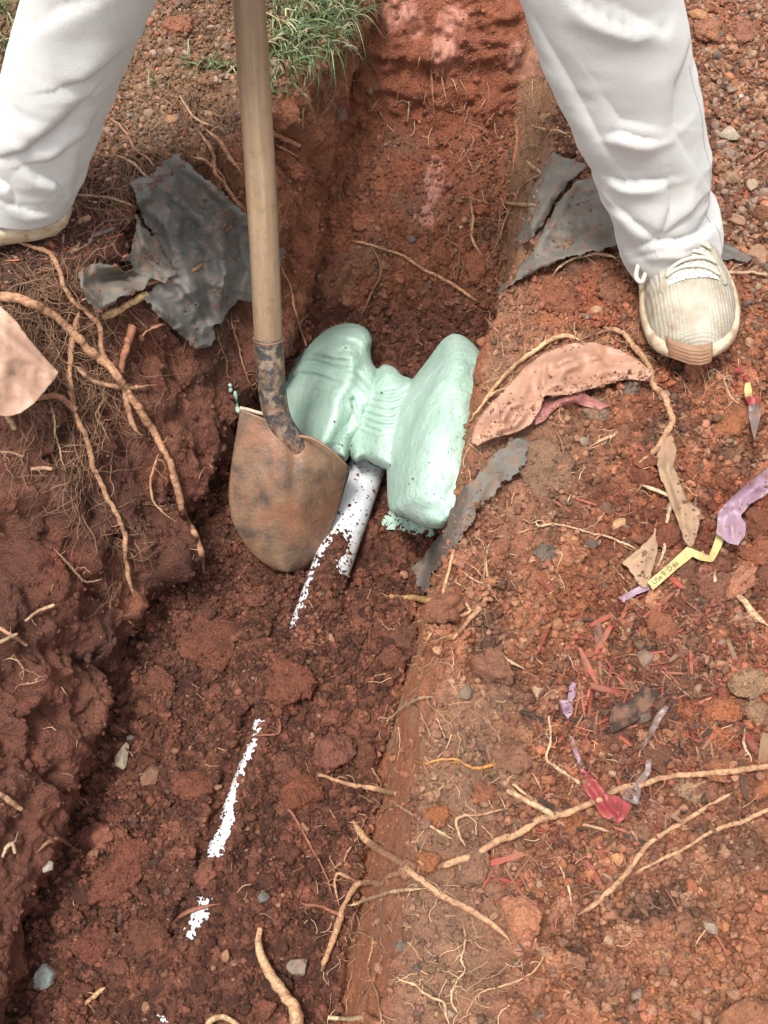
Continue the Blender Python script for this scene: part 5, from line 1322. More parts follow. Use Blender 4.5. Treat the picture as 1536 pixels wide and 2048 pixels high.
tag(sheet('landscape_fabric', [(1030, 876), (1056, 884), (1052, 915), (1042, 940), (1003, 970), (988, 986), (962, 1012), (943, 1042), (927, 1072), (903, 1106), (877, 1136), (864, 1146), (857, 1176), (846, 1192), (835, 1172), (826, 1140), (848, 1118), (864, 1088), (884, 1058), (900, 1018), (928, 988), (958, 948), (985, 916)], M_fab2, 5,
          wr=[([(1030, 900), (960, 985), (905, 1060), (850, 1150)], 9, 7)], seed=551, step=3, fr=.007, crumple=.005, rag=7, blur=6, flo=.004),
    'ragged narrow grey fabric strip hanging over the trench lip below the pink plastic', 'landscape fabric', 'torn pieces of landscape fabric')
tag(sheet('plastic_sheet', [(942, 884), (944, 872), (958, 838), (984, 805), (1020, 770), (1050, 735), (1090, 705), (1140, 688), (1190, 684), (1240, 699), (1280, 722), (1304, 745), (1298, 762), (1250, 757), (1200, 772), (1150, 787), (1110, 792), (1088, 792), (1082, 815), (1062, 848), (1032, 864), (985, 876), (955, 890)], M_pink, 9, step=4, rag=1.2,
          wr=[([(950, 875), (1000, 840), (1040, 800), (1060, 740)], 10, 12), ([(975, 870), (1030, 850), (1070, 800)], 7, 10), ([(1060, 735), (1130, 720), (1200, 700)], 9, 12), ([(1100, 780), (1130, 740), (1190, 715)], 7, 9), ([(1000, 800), (1010, 850)], 5, 7), ([(1150, 780), (1210, 740), (1290, 745)], 9, 9), ([(1090, 710), (1085, 790)], 6, 8), ([(1030, 775), (1000, 860)], 5, 7)], seed=561, fr=.018, crumple=.007, cf=34, blur=6, flo=.006),
    'crumpled dirty pink plastic sheet draped over the right trench lip below the sneaker', 'plastic sheet')
tag(sheet('plastic_scrap', [(1058, 842), (1064, 815), (1098, 795), (1140, 779), (1172, 788), (1218, 812), (1200, 820), (1150, 806), (1112, 816), (1086, 842), (1072, 850)], M_mauve, 9, step=3, rag=1, wr=[([(1066, 835), (1110, 805), (1160, 792)], 5, 9), ([(1100, 812), (1150, 798), (1200, 812)], 4, 5)], seed=571, blur=3),
    'mauve plastic fold poking from the soil beside the pink sheet', 'plastic scrap')
tag(sheet('paper_sheet', [(-60, 590), (0, 612), (30, 640), (70, 692), (117, 745), (108, 760), (95, 775), (70, 806), (40, 827), (15, 833), (0, 831), (-60, 835)], M_paper, 10, step=5, rag=.5, wr=[([(0, 690), (60, 715), (112, 745)], 20, 8), ([(-20, 640), (50, 700), (100, 750)], 8, 6)], seed=581, fr=.006, crumple=.004, cf=14, blur=18, flo=.035),
    'stiff pinkish tan sheet jutting in at the left edge over the roots', 'sheet')
tag(sheet('tan_cloth', [(1322, 880), (1345, 868), (1354, 900), (1347, 930), (1366, 980), (1374, 1000), (1402, 1020), (1396, 1060), (1386, 1096), (1370, 1086), (1354, 1040), (1335, 990), (1318, 950), (1312, 915)], M_tan, 6, rag=1.5, wr=[([(1335, 880), (1335, 940), (1360, 1010), (1378, 1090)], 5, 9), ([(1352, 960), (1385, 1050)], 5, 7)], seed=591, blur=4, crumple=.004, flo=.005),
    'long muddy tan cloth strip among the crumbs left of the lilac plastic', 'cloth strip', 'tan cloth scraps on the right bank')
tag(sheet('tan_cloth', [(1245, 1125), (1275, 1100), (1303, 1072), (1312, 1048), (1316, 1100), (1302, 1150), (1292, 1178), (1275, 1165), (1258, 1140)], M_tan, 6, rag=1.5, seed=601, blur=4, wr=[([(1250, 1125), (1300, 1080)], 6, 7), ([(1290, 1165), (1308, 1080)], 4, 6)], flo=.004),
    'shorter tan cloth scrap left of the folded yellow label strip', 'cloth strip', 'tan cloth scraps on the right bank')
tag(sheet('lilac_plastic', [(1600, 905), (1536, 935), (1500, 962), (1468, 990), (1437, 1022), (1434, 1045), (1432, 1068), (1442, 1074), (1456, 1086), (1476, 1090), (1490, 1072), (1492, 1046), (1480, 1032), (1500, 1008), (1536, 988), (1600, 970)], M_purple, 12, step=4, rag=.8, wr=[([(1440, 1020), (1490, 985), (1560, 945)], 12, 10), ([(1462, 1040), (1468, 1080)], 7, 8), ([(1480, 1050), (1478, 1085)], 4, 6)], seed=611, crumple=.004, cf=30, blur=6, flo=.012),
    'crinkled lilac plastic ribbon reaching in from the right edge', 'plastic ribbon')
lpan = []
ylw = empty('label_strip', tuple(at(np.array(1380.), np.array(1110.), hit(1380, 1110)[0])))
tag(ylw, 'folded pale yellow label strip with small black print below the lilac plastic', 'label strip')
for k_, pl in enumerate(([(1294, 1164), (1330, 1134), (1366, 1101), (1374, 1093), (1387, 1112), (1350, 1142), (1306, 1180)], [(1374, 1093), (1396, 1102), (1420, 1112), (1424, 1124), (1400, 1120), (1384, 1113)], [(1417, 1114), (1426, 1092), (1434, 1066), (1450, 1074), (1440, 1098), (1426, 1124)])):
    lpan.append(sheet('label_panel', pl, M_yell, 9 - k_, step=3, rag=.2, seed=621 + k_, blur=8, crumple=.0004, parent=ylw, flo=.004))
fc = bpy.data.curves.new('label_print', 'FONT'); fc.body = 'USe 91D 6s'; fc.size = .0078; fc.extrude = .0
t0 = bpy.data.objects.new('text', fc); C.objects.link(t0); fc.materials.append(M_ink); bpy.context.view_layer.update()
lp = bpy.data.objects.new('label_print', bpy.data.meshes.new_from_object(t0.evaluated_get(bpy.context.evaluated_depsgraph_get()))); C.objects.link(lp); bpy.data.objects.remove(t0)
if not lp.data.materials: lp.data.materials.append(M_ink)
bpy.context.view_layer.update(); _lb = BVHTree.FromObject(lpan[0], bpy.context.evaluated_depsgraph_get()); _off = Vector(lpan[0].matrix_world.translation)
def lhit(x, y):
    r_ = Vector(ray(x, y)); q_ = _lb.ray_cast(camv - _off, r_.normalized()); return (q_[0] + _off - r_.normalized() * .0045) if q_[0] else Vector(at(np.array(float(x)), np.array(float(y)), hit(x, y)[0] - .0185))
_a = lhit(1309, 1170); _b = lhit(1368, 1119)
_x = (_b - _a).normalized(); _z = (Vector(CAM) - _a).normalized(); _z = (_z - _x * _z.dot(_x)).normalized(); _y = _z.cross(_x)
lp.matrix_world = Matrix(((_x.x, _y.x, _z.x, _a.x), (_x.y, _y.y, _z.y, _a.y), (_x.z, _y.z, _z.z, _a.z), (0, 0, 0, 1))); lp.parent = ylw
for v_ in lp.data.vertices:
    w_ = lp.matrix_world @ v_.co; qx_, qy_, _ = proj(np.array(w_)[None]); r_ = _lb.ray_cast(camv - _off, (w_ - camv).normalized())
    if r_[0]: v_.co = lp.matrix_world.inverted() @ (r_[0] + _off - (w_ - camv).normalized() * .0005)
lp.parent = ylw; lp.matrix_parent_inverse = Matrix.Translation(-Vector(ylw.location))
for pl, lb in (([(1236, 1196), (1262, 1180), (1294, 1165), (1300, 1178), (1272, 1190), (1248, 1206)], 'lilac scrap at the lower end of the yellow label strip'), ([(1141, 1362), (1152, 1366), (1150, 1392), (1142, 1405), (1136, 1395)], 'upper small lilac scrap left of the charred wood'),
               ([(1118, 1402), (1145, 1398), (1146, 1425), (1136, 1438), (1126, 1425)], 'lower small lilac scrap left of the charred wood'), ([(1138, 1470), (1146, 1474), (1156, 1500), (1166, 1530), (1160, 1534), (1150, 1512), (1142, 1492)], 'thin white-lilac thread of plastic above the pink ribbon')):
    tag(sheet('lilac_scrap', pl, M_purple, 7, step=3, rag=.8, seed=int(pl[0][0]), blur=3, flo=.0), lb, 'plastic scrap', 'small lilac plastic scraps')
tag(sheet('pink_ribbon', [(1156, 1528), (1174, 1544), (1196, 1565), (1216, 1590), (1236, 1592), (1264, 1612), (1252, 1634), (1236, 1648), (1224, 1640), (1204, 1634), (1190, 1610), (1168, 1578)], M_redp, 9, step=3, rag=.6, wr=[([(1160, 1540), (1200, 1600), (1230, 1640)], 9, -7), ([(1210, 1600), (1240, 1630)], 6, 7), ([(1240, 1600), (1236, 1640)], 4, 6)], seed=641, blur=6, flo=.006),
    'crimson plastic ribbon crossed by the long pale root', 'plastic ribbon')
tag(sheet('film_scrap', [(1244, 1585), (1262, 1572), (1290, 1540), (1292, 1520), (1304, 1516), (1302, 1545), (1284, 1578), (1276, 1610), (1262, 1606), (1246, 1598)], M_clear, 7, step=3, rag=.8, seed=651, blur=4, flo=.004), 'shiny grey film scrap right of the crimson ribbon', 'plastic scrap')
tag(sheet('film_scrap', [(1330, 1410), (1338, 1414), (1322, 1440), (1300, 1480), (1286, 1500), (1282, 1496), (1300, 1455), (1316, 1425)], M_clear, 7, step=3, rag=.8, seed=652, blur=4, flo=.004), 'narrow grey film strip leaning on the charred wood', 'plastic scrap')
stp_ = empty('plastic_strip', tuple(at(np.array(1500.), np.array(800.), hit(1500, 800)[0])))
tag(stp_, 'narrow red and yellow plastic strip with brown film end right of the sneaker', 'plastic strip')
for nm_, pl, mt_ in (('red_end', [(1467, 738), (1480, 733), (1494, 748), (1496, 764), (1490, 762), (1482, 750)], M_redp), ('yellow_panel', [(1491, 766), (1499, 764), (1504, 780), (1504, 794), (1490, 796), (1488, 780)], M_yell), ('red_panel', [(1490, 795), (1506, 791), (1524, 794), (1520, 806), (1498, 812)], M_redp), ('film_end', [(1496, 812), (1518, 806), (1522, 830), (1516, 855), (1509, 882), (1503, 858), (1498, 835)], M_clear)):
    sheet(nm_, pl, mt_, 9, step=2.5, rag=.3, seed=int(pl[0][1]), blur=8, crumple=.001, parent=stp_, flo=.008)

# soil lying on the sheets
spts, scol = [], []
for o_ in [c__ for c__ in C.objects if c__.get('category') in ('landscape fabric', 'plastic sheet', 'cloth strip', 'plastic ribbon', 'plastic scrap')]:
    me_ = o_.data; a_ = np.zeros(len(me_.vertices) * 3); me_.vertices.foreach_get('co', a_); a_ = a_.reshape(-1, 3); x_, y_, _ = proj(a_)
    w_ = .12 + smooth01(fbm(a_, 26, 3, 911), .05, .45) * 2
    if o_.name.startswith('plastic_sheet'): w_ += 2.5 * smooth01(y_ - .25 * (1300 - x_), 700, 760) + 5 * smooth01(x_, 1080, 1200) * smooth01(y_, 735, 770)
    if o_.name.startswith('tan_cloth'): w_ += 2 * smooth01(x_, 1345, 1365)
    m_ = int(len(a_) * (.12 if not o_.name.startswith('plastic_sheet') else .2))
    spts.append(a_[rng.choice(len(a_), m_, p=w_ / w_.sum())]); scol.append(np.array([[.30, .14, .085]]) * rng.uniform(.5, 1.3, (m_, 1)))
spts = np.vstack(spts); scol = np.vstack(scol); m_ = len(spts)
r = np.clip(np.exp(rng.normal(math.log(.0011), .5, m_)), .0005, .004)
scatter('sheet_crumbs', 'soil crumbs lying on the fabric and plastic sheets', protos('crumb', [clod_shape(40 + k, 2, 14) for k in range(4)], M_crumb), spts, rng.uniform(0, 6.28, (m_, 3)), r[:, None] * np.ones((m_, 3)), scol, rng.integers(0, 4, m_))
# ---------------------------------------------------------------- roots
def root_mat():
    s = NT('root_bark'); a = s.n('ShaderNodeObjectInfo').outputs['Color']; p = s.pos()
    n1 = s.noise(70, 5, .7, p); n2 = s.noise(260, 4, .7, p)
    c = s.mix(1.0, a, s.ramp(n2, [(.34, (.45, .40, .37)), (.48, (1, 1, 1)), (.70, (1.4, 1.38, 1.32))]), 'MULTIPLY')
    c = s.mix(s.math('MULTIPLY', s.ramp(n1, [(.46, (0, 0, 0)), (.60, (1, 1, 1))]), .65), c, (.19, .085, .05))
    return s.fin(c, .75, s.bump(s.math('ADD', n2, n1), .0012), .3)
M_root = root_mat()
DCACHE = {}
def root_path(pts, lift, wig, seed, spacing=3.0, sm=4):
    P_ = np.asarray(pts, float)
    Q = catmull(P_, 12)
    L = np.r_[0, np.cumsum(np.hypot(*np.diff(Q, axis=0).T))]; m = max(6, int(L[-1] / spacing)); t = np.linspace(0, L[-1], m)
    x = np.interp(t, L, Q[:, 0]); y = np.interp(t, L, Q[:, 1])
    k3 = np.stack([t / 2400 * 14, np.full(m, seed * 1.7), np.zeros(m)], 1)
    e = np.sin(np.linspace(0, math.pi, m)) ** .3
    x = x + fbm(k3, 5, 3, seed) * wig * e; y = y + fbm(k3 + 5, 5, 3, seed + 1) * wig * e
    x = x + fbm(k3 + 9, 26, 3, seed + 2) * (.8 + wig * .25) * e; y = y + fbm(k3 + 15, 26, 3, seed + 3) * (.8 + wig * .25) * e
    d0 = np.array([hit(a, b)[0] for a, b in zip(x, y)])
    k = np.hanning(2 * sm + 3)[1:-1]; k /= k.sum()
    def bl(a): return np.convolve(np.pad(a, sm, mode='edge'), k, 'valid')
    d = bl(d0)
    for _ in range(5): d = np.minimum(d, d0 - lift * .001); d = bl(d)
    return x, y, d, d0
def root(label, pts, r0, r1, color, lift=2, wig=5, knob=.10, hairs=0, name='root', cat='root', group='roots lying bare around the trench', buried=(False, False), sm=4, nseg=9, bend=0):
    seed = int(abs(pts[0][0] * 7 + pts[0][1] * 13)) % 4000
    g = np.random.default_rng(seed)
    x, y, d, d0 = root_path(pts, lift, wig, seed, sm=sm)
    m = len(x); u = np.linspace(0, 1, m)
    rp = (r0 + (r1 - r0) * u) * d / FPX
    kk = np.stack([np.arange(m) * .12, u * 0 + seed * .31, u * 0], 1)
    rp = rp * (1 + .16 * fbm(kk, .5, 2, seed + 5) + .12 * np.maximum(0, fbm(kk, 2.0, 2, seed + 6)) * 2)
    dd = d - rp * .5
    if not any(q_ in label for q_ in ('stub', 'cut', 'split', 'broken', 'blunt', 'stick', 'splinter', 'edge')):
        rp = rp * (.25 + .75 * smooth01(u * m, 0, 9)) * (.2 + .8 * smooth01((1 - u) * m, 0, 14))
    if buried[0]: dd = dd + (rp * 2 + .004) * (1 - smooth01(u, 0, min(.3, 6 / m)))
    if buried[1]: dd = dd + (rp * 2 + .004) * smooth01(u, 1 - min(.3, 6 / m), 1)
    P_ = at(x, y, dd)
    V, F = tube(P_, rp, nseg, 0, seed)
    V[:m * nseg] += (fbm(V[:m * nseg], 130, 3, seed) * .35)[:, None] * (V[:m * nseg] - np.repeat(P_, nseg, 0))
    # rootlets, sprouting from the root
    Vs = [V]; Fs = [F]; off = len(V)
    for hI in range(int(hairs * 1.6)):
        i = g.integers(2, m - 2); L = g.uniform(8, 46); a0 = g.uniform(0, 6.28); n_ = 12
        an = a0 + np.cumsum(g.normal(0, .45, n_)); stp2 = L / n_
        hx = x[i] + np.cumsum(np.cos(an)) * stp2; hy = y[i] + np.cumsum(np.sin(an)) * stp2 + np.linspace(0, L * .2, n_)
        hd_ = np.linspace(dd[i], np.mean([hit(hx[-1], hy[-1])[0] - .003, dd[i]]), n_); hd_ = np.minimum(hd_, np.maximum(dd[i] + .03, 0)); 
        v_, f_ = tube(at(hx, hy, hd_), np.linspace(g.uniform(.9, 1.5), .45, n_) * dd[i] / FPX * .5 * 2, 4); Vs.append(v_); Fs.append(f_ + off); off += len(v_)
    o = obj_vf(name, np.vstack(Vs), np.vstack(Fs), M_root)
    o.color = (*[c_k * (1.0 if color in (TANR, PALR, BRR, ORR, CRM, REDR) else .8) for c_k in color], 1)
    return tag(o, label, cat, group)
TANR = (.37, .21, .115); PALR = (.45, .30, .17); BRR = (.22, .11, .06); DKR = (.17, .09, .055); ORR = (.42, .18, .05); CRM = (.52, .40, .24); REDR = (.24, .09, .055)
RTS = [
 ('thick straight root running diagonally across the lower right bank', [(706, 1642), (722, 1665), (738, 1685), (780, 1712), (830, 1750), (880, 1788), (930, 1815), (980, 1845), (1010, 1870), (1022, 1888)], 8, 5, TANR, 7, 3, (0, 1), 3),
 ('long pale root winding from the right edge over the crimson ribbon', [(1560, 1526), (1536, 1530), (1480, 1540), (1400, 1548), (1330, 1555), (1290, 1568), (1240, 1580), (1190, 1605), (1130, 1625), (1080, 1640), (1030, 1670), (1000, 1680), (950, 1710), (900, 1727), (878, 1732)], 5.5, 7, TANR, 9, 5, (0, 1), 8),
 ('pale root sloping down from upper right, upper of two alongside each other', [(1472, 1583), (1420, 1610), (1370, 1640), (1330, 1665), (1290, 1695), (1250, 1750), (1200, 1800), (1155, 1830)], 3.5, 6.5, TANR, 6, 4, (0, 1), 5),
 ('thinner lower root from the right edge joining the pale sloping root', [(1550, 1615), (1536, 1620), (1480, 1645), (1430, 1660), (1380, 1690), (1330, 1715), (1262, 1750)], 5, 3, TANR, 5, 4, (0, 1), 3),
 ('cream woody splinter root meeting the long pale root, thicker one', [(1014, 1581), (1060, 1605), (1112, 1634)], 5, 6, PALR, 10, 2, (0, 0), 2),
 ('cream woody splinter above the thicker one at the long pale root', [(1026, 1568), (1060, 1596), (1096, 1624)], 2.5, 4, PALR, 10, 2, (0, 0), 0),
 ('root stub poking from the right trench wall above the thick straight root', [(636, 1550), (660, 1555), (700, 1570), (740, 1575), (770, 1582), (795, 1588)], 3.5, 5.5, TANR, 7, 4, (0, 1), 4),
 ('thin crooked root hanging left from the head of the thick straight root', [(720, 1668), (704, 1690), (685, 1720), (670, 1735), (655, 1745)], 2.2, 2.8, TANR, 4, 4, (0, 0), 4),
 ('forked root standing on the trench floor at the foot of the right wall', [(643, 1942), (655, 1905), (668, 1875), (678, 1850), (685, 1820), (700, 1790), (715, 1770), (740, 1765), (765, 1768), (780, 1752), (800, 1748), (832, 1750)], 6.5, 5, TANR, 8, 4, (1, 1), 5),
 ('knobbly pale branch leading right from the forked root', [(690, 1815), (710, 1808), (750, 1795), (790, 1782), (854, 1776)], 3.5, 4.5, PALR, 9, 3, (0, 1), 6),
 ('thin bent rootlet hooked over the forked root', [(716, 1764), (690, 1752), (675, 1748), (671, 1765), (674, 1790), (678, 1812)], 3.6, 2.5, TANR, 8, 3, (0, 0), 2),
 ('reddish root reaching left over the crumbs to the forked root', [(602, 1795), (608, 1808), (640, 1813), (680, 1828), (702, 1837)], 3, 4.5, REDR, 6, 3, (0, 0), 1),
 ('slender whitish root lying on the trodden strip above the orange clods', [(785, 1603), (810, 1620), (850, 1645), (890, 1670), (920, 1685)], 3.2, 2, PALR, 4, 3, (0, 1), 2),
 ('right-angled thin root rising above the long pale root', [(1028, 1617), (1000, 1620), (960, 1630), (925, 1632), (912, 1642), (918, 1668), (930, 1690), (939, 1706)], 1.8, 3, TANR, 5, 3, (0, 0), 2),
 ('thin dangling root on the floor between the pipe slivers and right wall', [(563, 1602), (580, 1620), (605, 1660), (625, 1700), (648, 1740), (658, 1765), (668, 1800)], 2.8, 1.8, REDR, 4, 4, (0, 1), 2),
 ('short curved brown root beside the upper pipe sliver', [(558, 1435), (560, 1455), (555, 1468), (520, 1470), (482, 1478)], 2.5, 1.5, REDR, 4, 3, (0, 0), 1),
 ('split woody stick standing up at the bottom of the trench', [(521, 1857), (516, 1885), (525, 1920), (545, 1955), (570, 1990), (588, 2015), (600, 2060)], 6, 14, (.55, .34, .19), 14, 2, (0, 1), 0),
 ('loose bent root crossing the lowest large pipe sliver', [(345, 1846), (365, 1830), (400, 1816), (440, 1808)], 4.5, 4, REDR, 8, 2, (0, 0), 0),
 ('arched root at the foot of the left wall near the bottom', [(72, 1707), (95, 1685), (120, 1678), (156, 1702)], 3.5, 4.5, BRR, 6, 2, (1, 0), 0),
 ('pale root stub entering at the left edge low down', [(-15, 1582), (0, 1590), (20, 1602), (43, 1619)], 5.5, 4.5, (.56, .34, .2), 12, 2, (0, 0), 0),
 ('cream broken root end at the bottom edge right of the split stick', [(657, 2035), (700, 2038), (733, 2033)], 4.5, 5, CRM, 9, 1.5, (0, 0), 0),
 ('orange root continuing from the cream broken end', [(729, 2028), (745, 2042), (765, 2054)], 6, 7, (.46, .2, .1), 7, 2, (0, 1), 3),
 ('arched pale root end cut by the bottom edge', [(416, 2050), (425, 2038), (445, 2034), (468, 2044), (480, 2056)], 6, 5, (.58, .40, .22), 10, 1, (0, 0), 0),
 ('yellowish peeled root piece between the blue-grey stone and split stick', [(165, 2010), (180, 2000), (200, 1985), (212, 1978)], 4, 5, (.56, .36, .18), 6, 3, (1, 0), 2),
 ('thin forked root at the bottom of the trodden strip', [(785, 1950), (800, 1960), (830, 1970), (850, 1990), (885, 2005), (892, 2030), (902, 2056)], 2.2, 3.4, PALR, 4, 4, (0, 0), 5),
 ('fine root hanging over the right wall near the bottom', [(700, 1870), (715, 1864), (732, 1868), (745, 1880), (742, 1910), (736, 1940), (746, 1970), (760, 2010), (763, 2056)], 2.2, 3, TANR, 6, 4, (0, 0), 7),
 ('fine pale root net on the trodden strip above the bottom edge', [(925, 1850), (932, 1885), (922, 1920), (928, 1940), (912, 1965), (903, 1985), (905, 2010), (920, 2030)], 1.8, 2.4, PALR, 4, 5, (0, 0), 10),
 ('long fine root curving over the crumbs near the bottom', [(1105, 1880), (1090, 1905), (1072, 1938), (1040, 1960), (990, 1975), (955, 1990), (935, 2025), (930, 2056)], 2.2, 1.8, TANR, 4, 3, (0, 0), 4),
 ('short upright white rootlet among the crumbs right of the thick straight root', [(1114, 1723), (1130, 1755), (1140, 1790), (1144, 1820)], 2, 3, PALR, 5, 2, (0, 1), 0),
 ('orange-yellow rootlet above the orange-brown clod', [(820, 1520), (850, 1528), (880, 1520), (912, 1519), (945, 1535), (985, 1530), (1015, 1520), (1042, 1512)], 1.6, 4, ORR, 4, 4, (0, 1), 9),
 ('pale root hanging over the right lip near mid height', [(772, 1442), (800, 1420), (840, 1398), (876, 1391)], 2.6, 4.5, (.58, .38, .22), 5, 3, (0, 1), 8),
 ('fine spray of rootlets on the grey trodden soil below the orange-yellow rootlet', [(750, 1640), (775, 1615), (800, 1610), (830, 1592), (870, 1585), (900, 1562), (912, 1545)], 1.6, 2.2, TANR, 3, 5, (0, 0), 12),
 ('long root hugging the right trench lip beside the grey fabric strip', [(826, 1352), (840, 1320), (855, 1280), (872, 1240), (885, 1190), (900, 1130), (915, 1080), (928, 1035)], 2, 4, (.54, .30, .16), 6, 4, (0, 0), 7),
 ('thick yellow cut root sticking into the trench below the fabric strip', [(782, 1192), (800, 1196), (830, 1196), (864, 1203)], 5, 7, (.58, .34, .14), 9, 1.5, (0, 1), 5),
 ('thin wavy upright root on the right bank below the fabric strip', [(986, 1075), (975, 1100), (972, 1130), (978, 1165), (986, 1202)], 2, 3, (.50, .31, .17), 5, 3, (0, 0), 2),
 ('thin root crossing at the foot of the wavy upright one', [(925, 1142), (945, 1158), (968, 1168), (976, 1175)], 2, 2, PALR, 5, 2, (0, 0), 1),
 ('branched stubby root lump on the lip below the wavy root', [(905, 1278), (925, 1255), (942, 1235), (960, 1215)], 4, 5, TANR, 6, 3, (0, 0), 7),
 ('second arm of the branched stubby root', [(900, 1226), (922, 1230), (940, 1222), (932, 1206)], 4, 3, TANR, 6, 3, (0, 0), 3),
 ('short pale root bit lying left of the mulch heap', [(1003, 1304), (1015, 1320), (1050, 1338)], 5, 4, (.56, .40, .25), 6, 1, (0, 0), 0),
 ('long root along the left hem of the pink plastic sheet', [(962, 812), (990, 775), (1025, 735), (1070, 700), (1110, 676), (1140, 672), (1170, 686)], 3.5, 5, (.60, .38, .2), 10, 4, (0, 1), 9),
 ('thinner root below, hanging from the pink sheet over the foam', [(900, 918), (915, 880), (940, 845), (958, 815), (990, 785), (1020, 775), (1062, 755)], 1.4, 3, (.56, .34, .18), 14, 4, (0, 0), 8),
 ('thick root arching from the toe around the pink plastic sheet', [(1206, 655), (1245, 665), (1265, 690), (1290, 720), (1302, 745), (1306, 770), (1322, 790), (1340, 820), (1342, 850), (1325, 880), (1310, 900), (1278, 925)], 5.5, 6.5, TANR, 11, 5, (0, 1), 22),
 ('root tangle left of the sneaker above the pink sheet', [(1130, 700), (1160, 680), (1190, 668), (1225, 660), (1260, 668)], 2.2, 3, BRR, 9, 5, (0, 0), 20),
 ('long straight thin root lying across the far trench floor', [(698, 480), (740, 490), (800, 510), (850, 540), (900, 565), (935, 590), (966, 607)], 2.4, 4, (.58, .31, .17), 6, 3, (0, 1), 3),
 ('upright wavy root at the right of the far trench floor', [(940, 392), (945, 430), (943, 470), (955, 500), (974, 519)], 2.4, 4, (.56, .32, .17), 6, 3, (0, 0), 2),
 ('root dropping from the long straight one towards the foam', [(745, 490), (757, 520), (760, 548), (745, 580), (730, 620), (719, 645)], 4, 1.6, BRR, 6, 4, (0, 0), 3),
 ('brown vertical root stem in the far right wall', [(1033, 240), (1034, 280), (1028, 320), (1026, 352)], 4.5, 3, (.40, .16, .09), 6, 2, (0, 1), 2),
 ('short thin root crossing the long straight one', [(920, 500), (916, 540), (910, 578)], 3, 2, BRR, 6, 2, (0, 0), 1),
 ('pale root poking left from the rolled fabric piece', [(1004, 403), (1050, 411), (1100, 408), (1122, 404)], 3.5, 4.5, (.60, .38, .22), 14, 3, (0, 1), 2),
 ('short root splinter above the pale one at the rolled fabric', [(1054, 324), (1075, 340), (1098, 356)], 4, 3, (.58, .36, .21), 14, 1, (0, 0), 0),
 ('thin root winding down the far right lip beside the rolled fabric', [(1098, 340), (1060, 362), (1040, 378), (1030, 400), (1010, 440), (1000, 480)], 3, 2, (.52, .3, .16), 9, 3, (0, 0), 5),
 ('thin hair root sticking into the left foam lobe', [(540, 462), (556, 520), (580, 570), (588, 612), (612, 692)], 1.8, 2, (.42, .2, .12), 16, 4, (0, 0), 4),
 ('rootlet at the far lip beside the trouser leg', [(1062, 250), (1090, 260), (1120, 263), (1142, 275)], 3, 2.6, (.58, .38, .22), 7, 3, (0, 1), 4),
 ('left one of the thin roots hanging in the far end wall', [(862, 138), (864, 180), (868, 232)], 3, 2, (.40, .18, .10), 6, 3, (0, 0), 4),
 ('right one of the thin roots hanging in the far end wall', [(886, 135), (886, 165), (895, 212)], 2, 1.6, (.46, .24, .14), 6, 3, (0, 0), 3),
 ('pale straw stalk stuck upright in the far wall', [(818, 203), (817, 225), (815, 244)], 4, 2, (.60, .5, .34), 6, 1, (0, 0), 1),
 ('orange root tip in the right wall above the right foam lobe', [(968, 634), (985, 652), (1004, 672)], 4, 3.4, (.50, .22, .12), 5, 2, (0, 1), 3),
 ('root along the lower hem of the dusty grey fabric sheet', [(1105, 552), (1125, 528), (1160, 514), (1200, 508), (1244, 518)], 2.5, 4, (.54, .36, .21), 12, 3, (0, 1), 3),
 ('root crossing the gravel right of the trouser leg', [(1420, 352), (1445, 368), (1470, 345), (1500, 320), (1545, 290)], 3.2, 2.2, (.40, .19, .12), 5, 4, (1, 0), 4),
 ('pale root right of the hem across the gravel', [(1434, 542), (1480, 545), (1510, 546), (1555, 552)], 3, 3, (.54, .36, .23), 7, 3, (0, 0), 3),
 ('thick peeled tapering root right of the mulch below the label strip', [(1430, 1138), (1430, 1160), (1448, 1172), (1470, 1188), (1490, 1205), (1512, 1232), (1538, 1252)], 3.5, 8, (.58, .38, .22), 8, 3, (0, 0), 8),
 ('forked rootlet rising above the cream splinter roots', [(1098, 1432), (1102, 1480), (1094, 1515), (1112, 1535), (1160, 1566)], 2, 4, (.56, .36, .21), 7, 3, (0, 0), 6),
 ('short cream root hook beside the red pile of clods', [(1490, 1455), (1489, 1490), (1500, 1512), (1502, 1524)], 3, 4, (.62, .47, .30), 6, 2, (0, 0), 3),
 ('fork of thin roots between the tan cloth pieces', [(1278, 968), (1315, 982), (1342, 1000), (1334, 1040), (1330, 1100), (1312, 1138)], 4, 3, (.56, .40, .25), 10, 3, (0, 0), 6),
 ('root lying across the crumbs below the pink sheet', [(1255, 858), (1225, 870), (1200, 880), (1178, 895)], 3, 4, (.56, .37, .22), 5, 3, (0, 0), 6),
 ('thin root snaking over the soil below the fabric strip', [(1070, 1030), (1078, 1052), (1110, 1048), (1150, 1056), (1200, 1070), (1250, 1088), (1290, 1105)], 2, 2, (.56, .38, .23), 5, 4, (0, 0), 5),
 ('fan of bright rootlets in front of the shoe toe', [(1412, 728), (1440, 745), (1456, 775), (1462, 808)], 1.6, 1.2, (.58, .40, .28), 6, 4, (0, 0), 14),
 # left bank and wall
 ('longest thick root running down the left wall to the trench floor', [(-20, 588), (0, 592), (40, 600), (80, 615), (130, 650), (180, 700), (240, 760), (290, 840), (330, 905), (345, 945), (358, 990), (365, 1025), (385, 1060), (400, 1090), (405, 1120), (408, 1146)], 10, 5.5, (.46, .25, .14), 14, 5, (0, 0), 10),
 ('second root crossing down the left wall from under the left leg', [(20, 478), (60, 492), (100, 508), (118, 540), (130, 575), (152, 608), (190, 640), (201, 665), (204, 705), (225, 740), (248, 780), (258, 820), (266, 850), (285, 872)], 4, 6, (.38, .21, .12), 16, 5, (0, 0), 10),
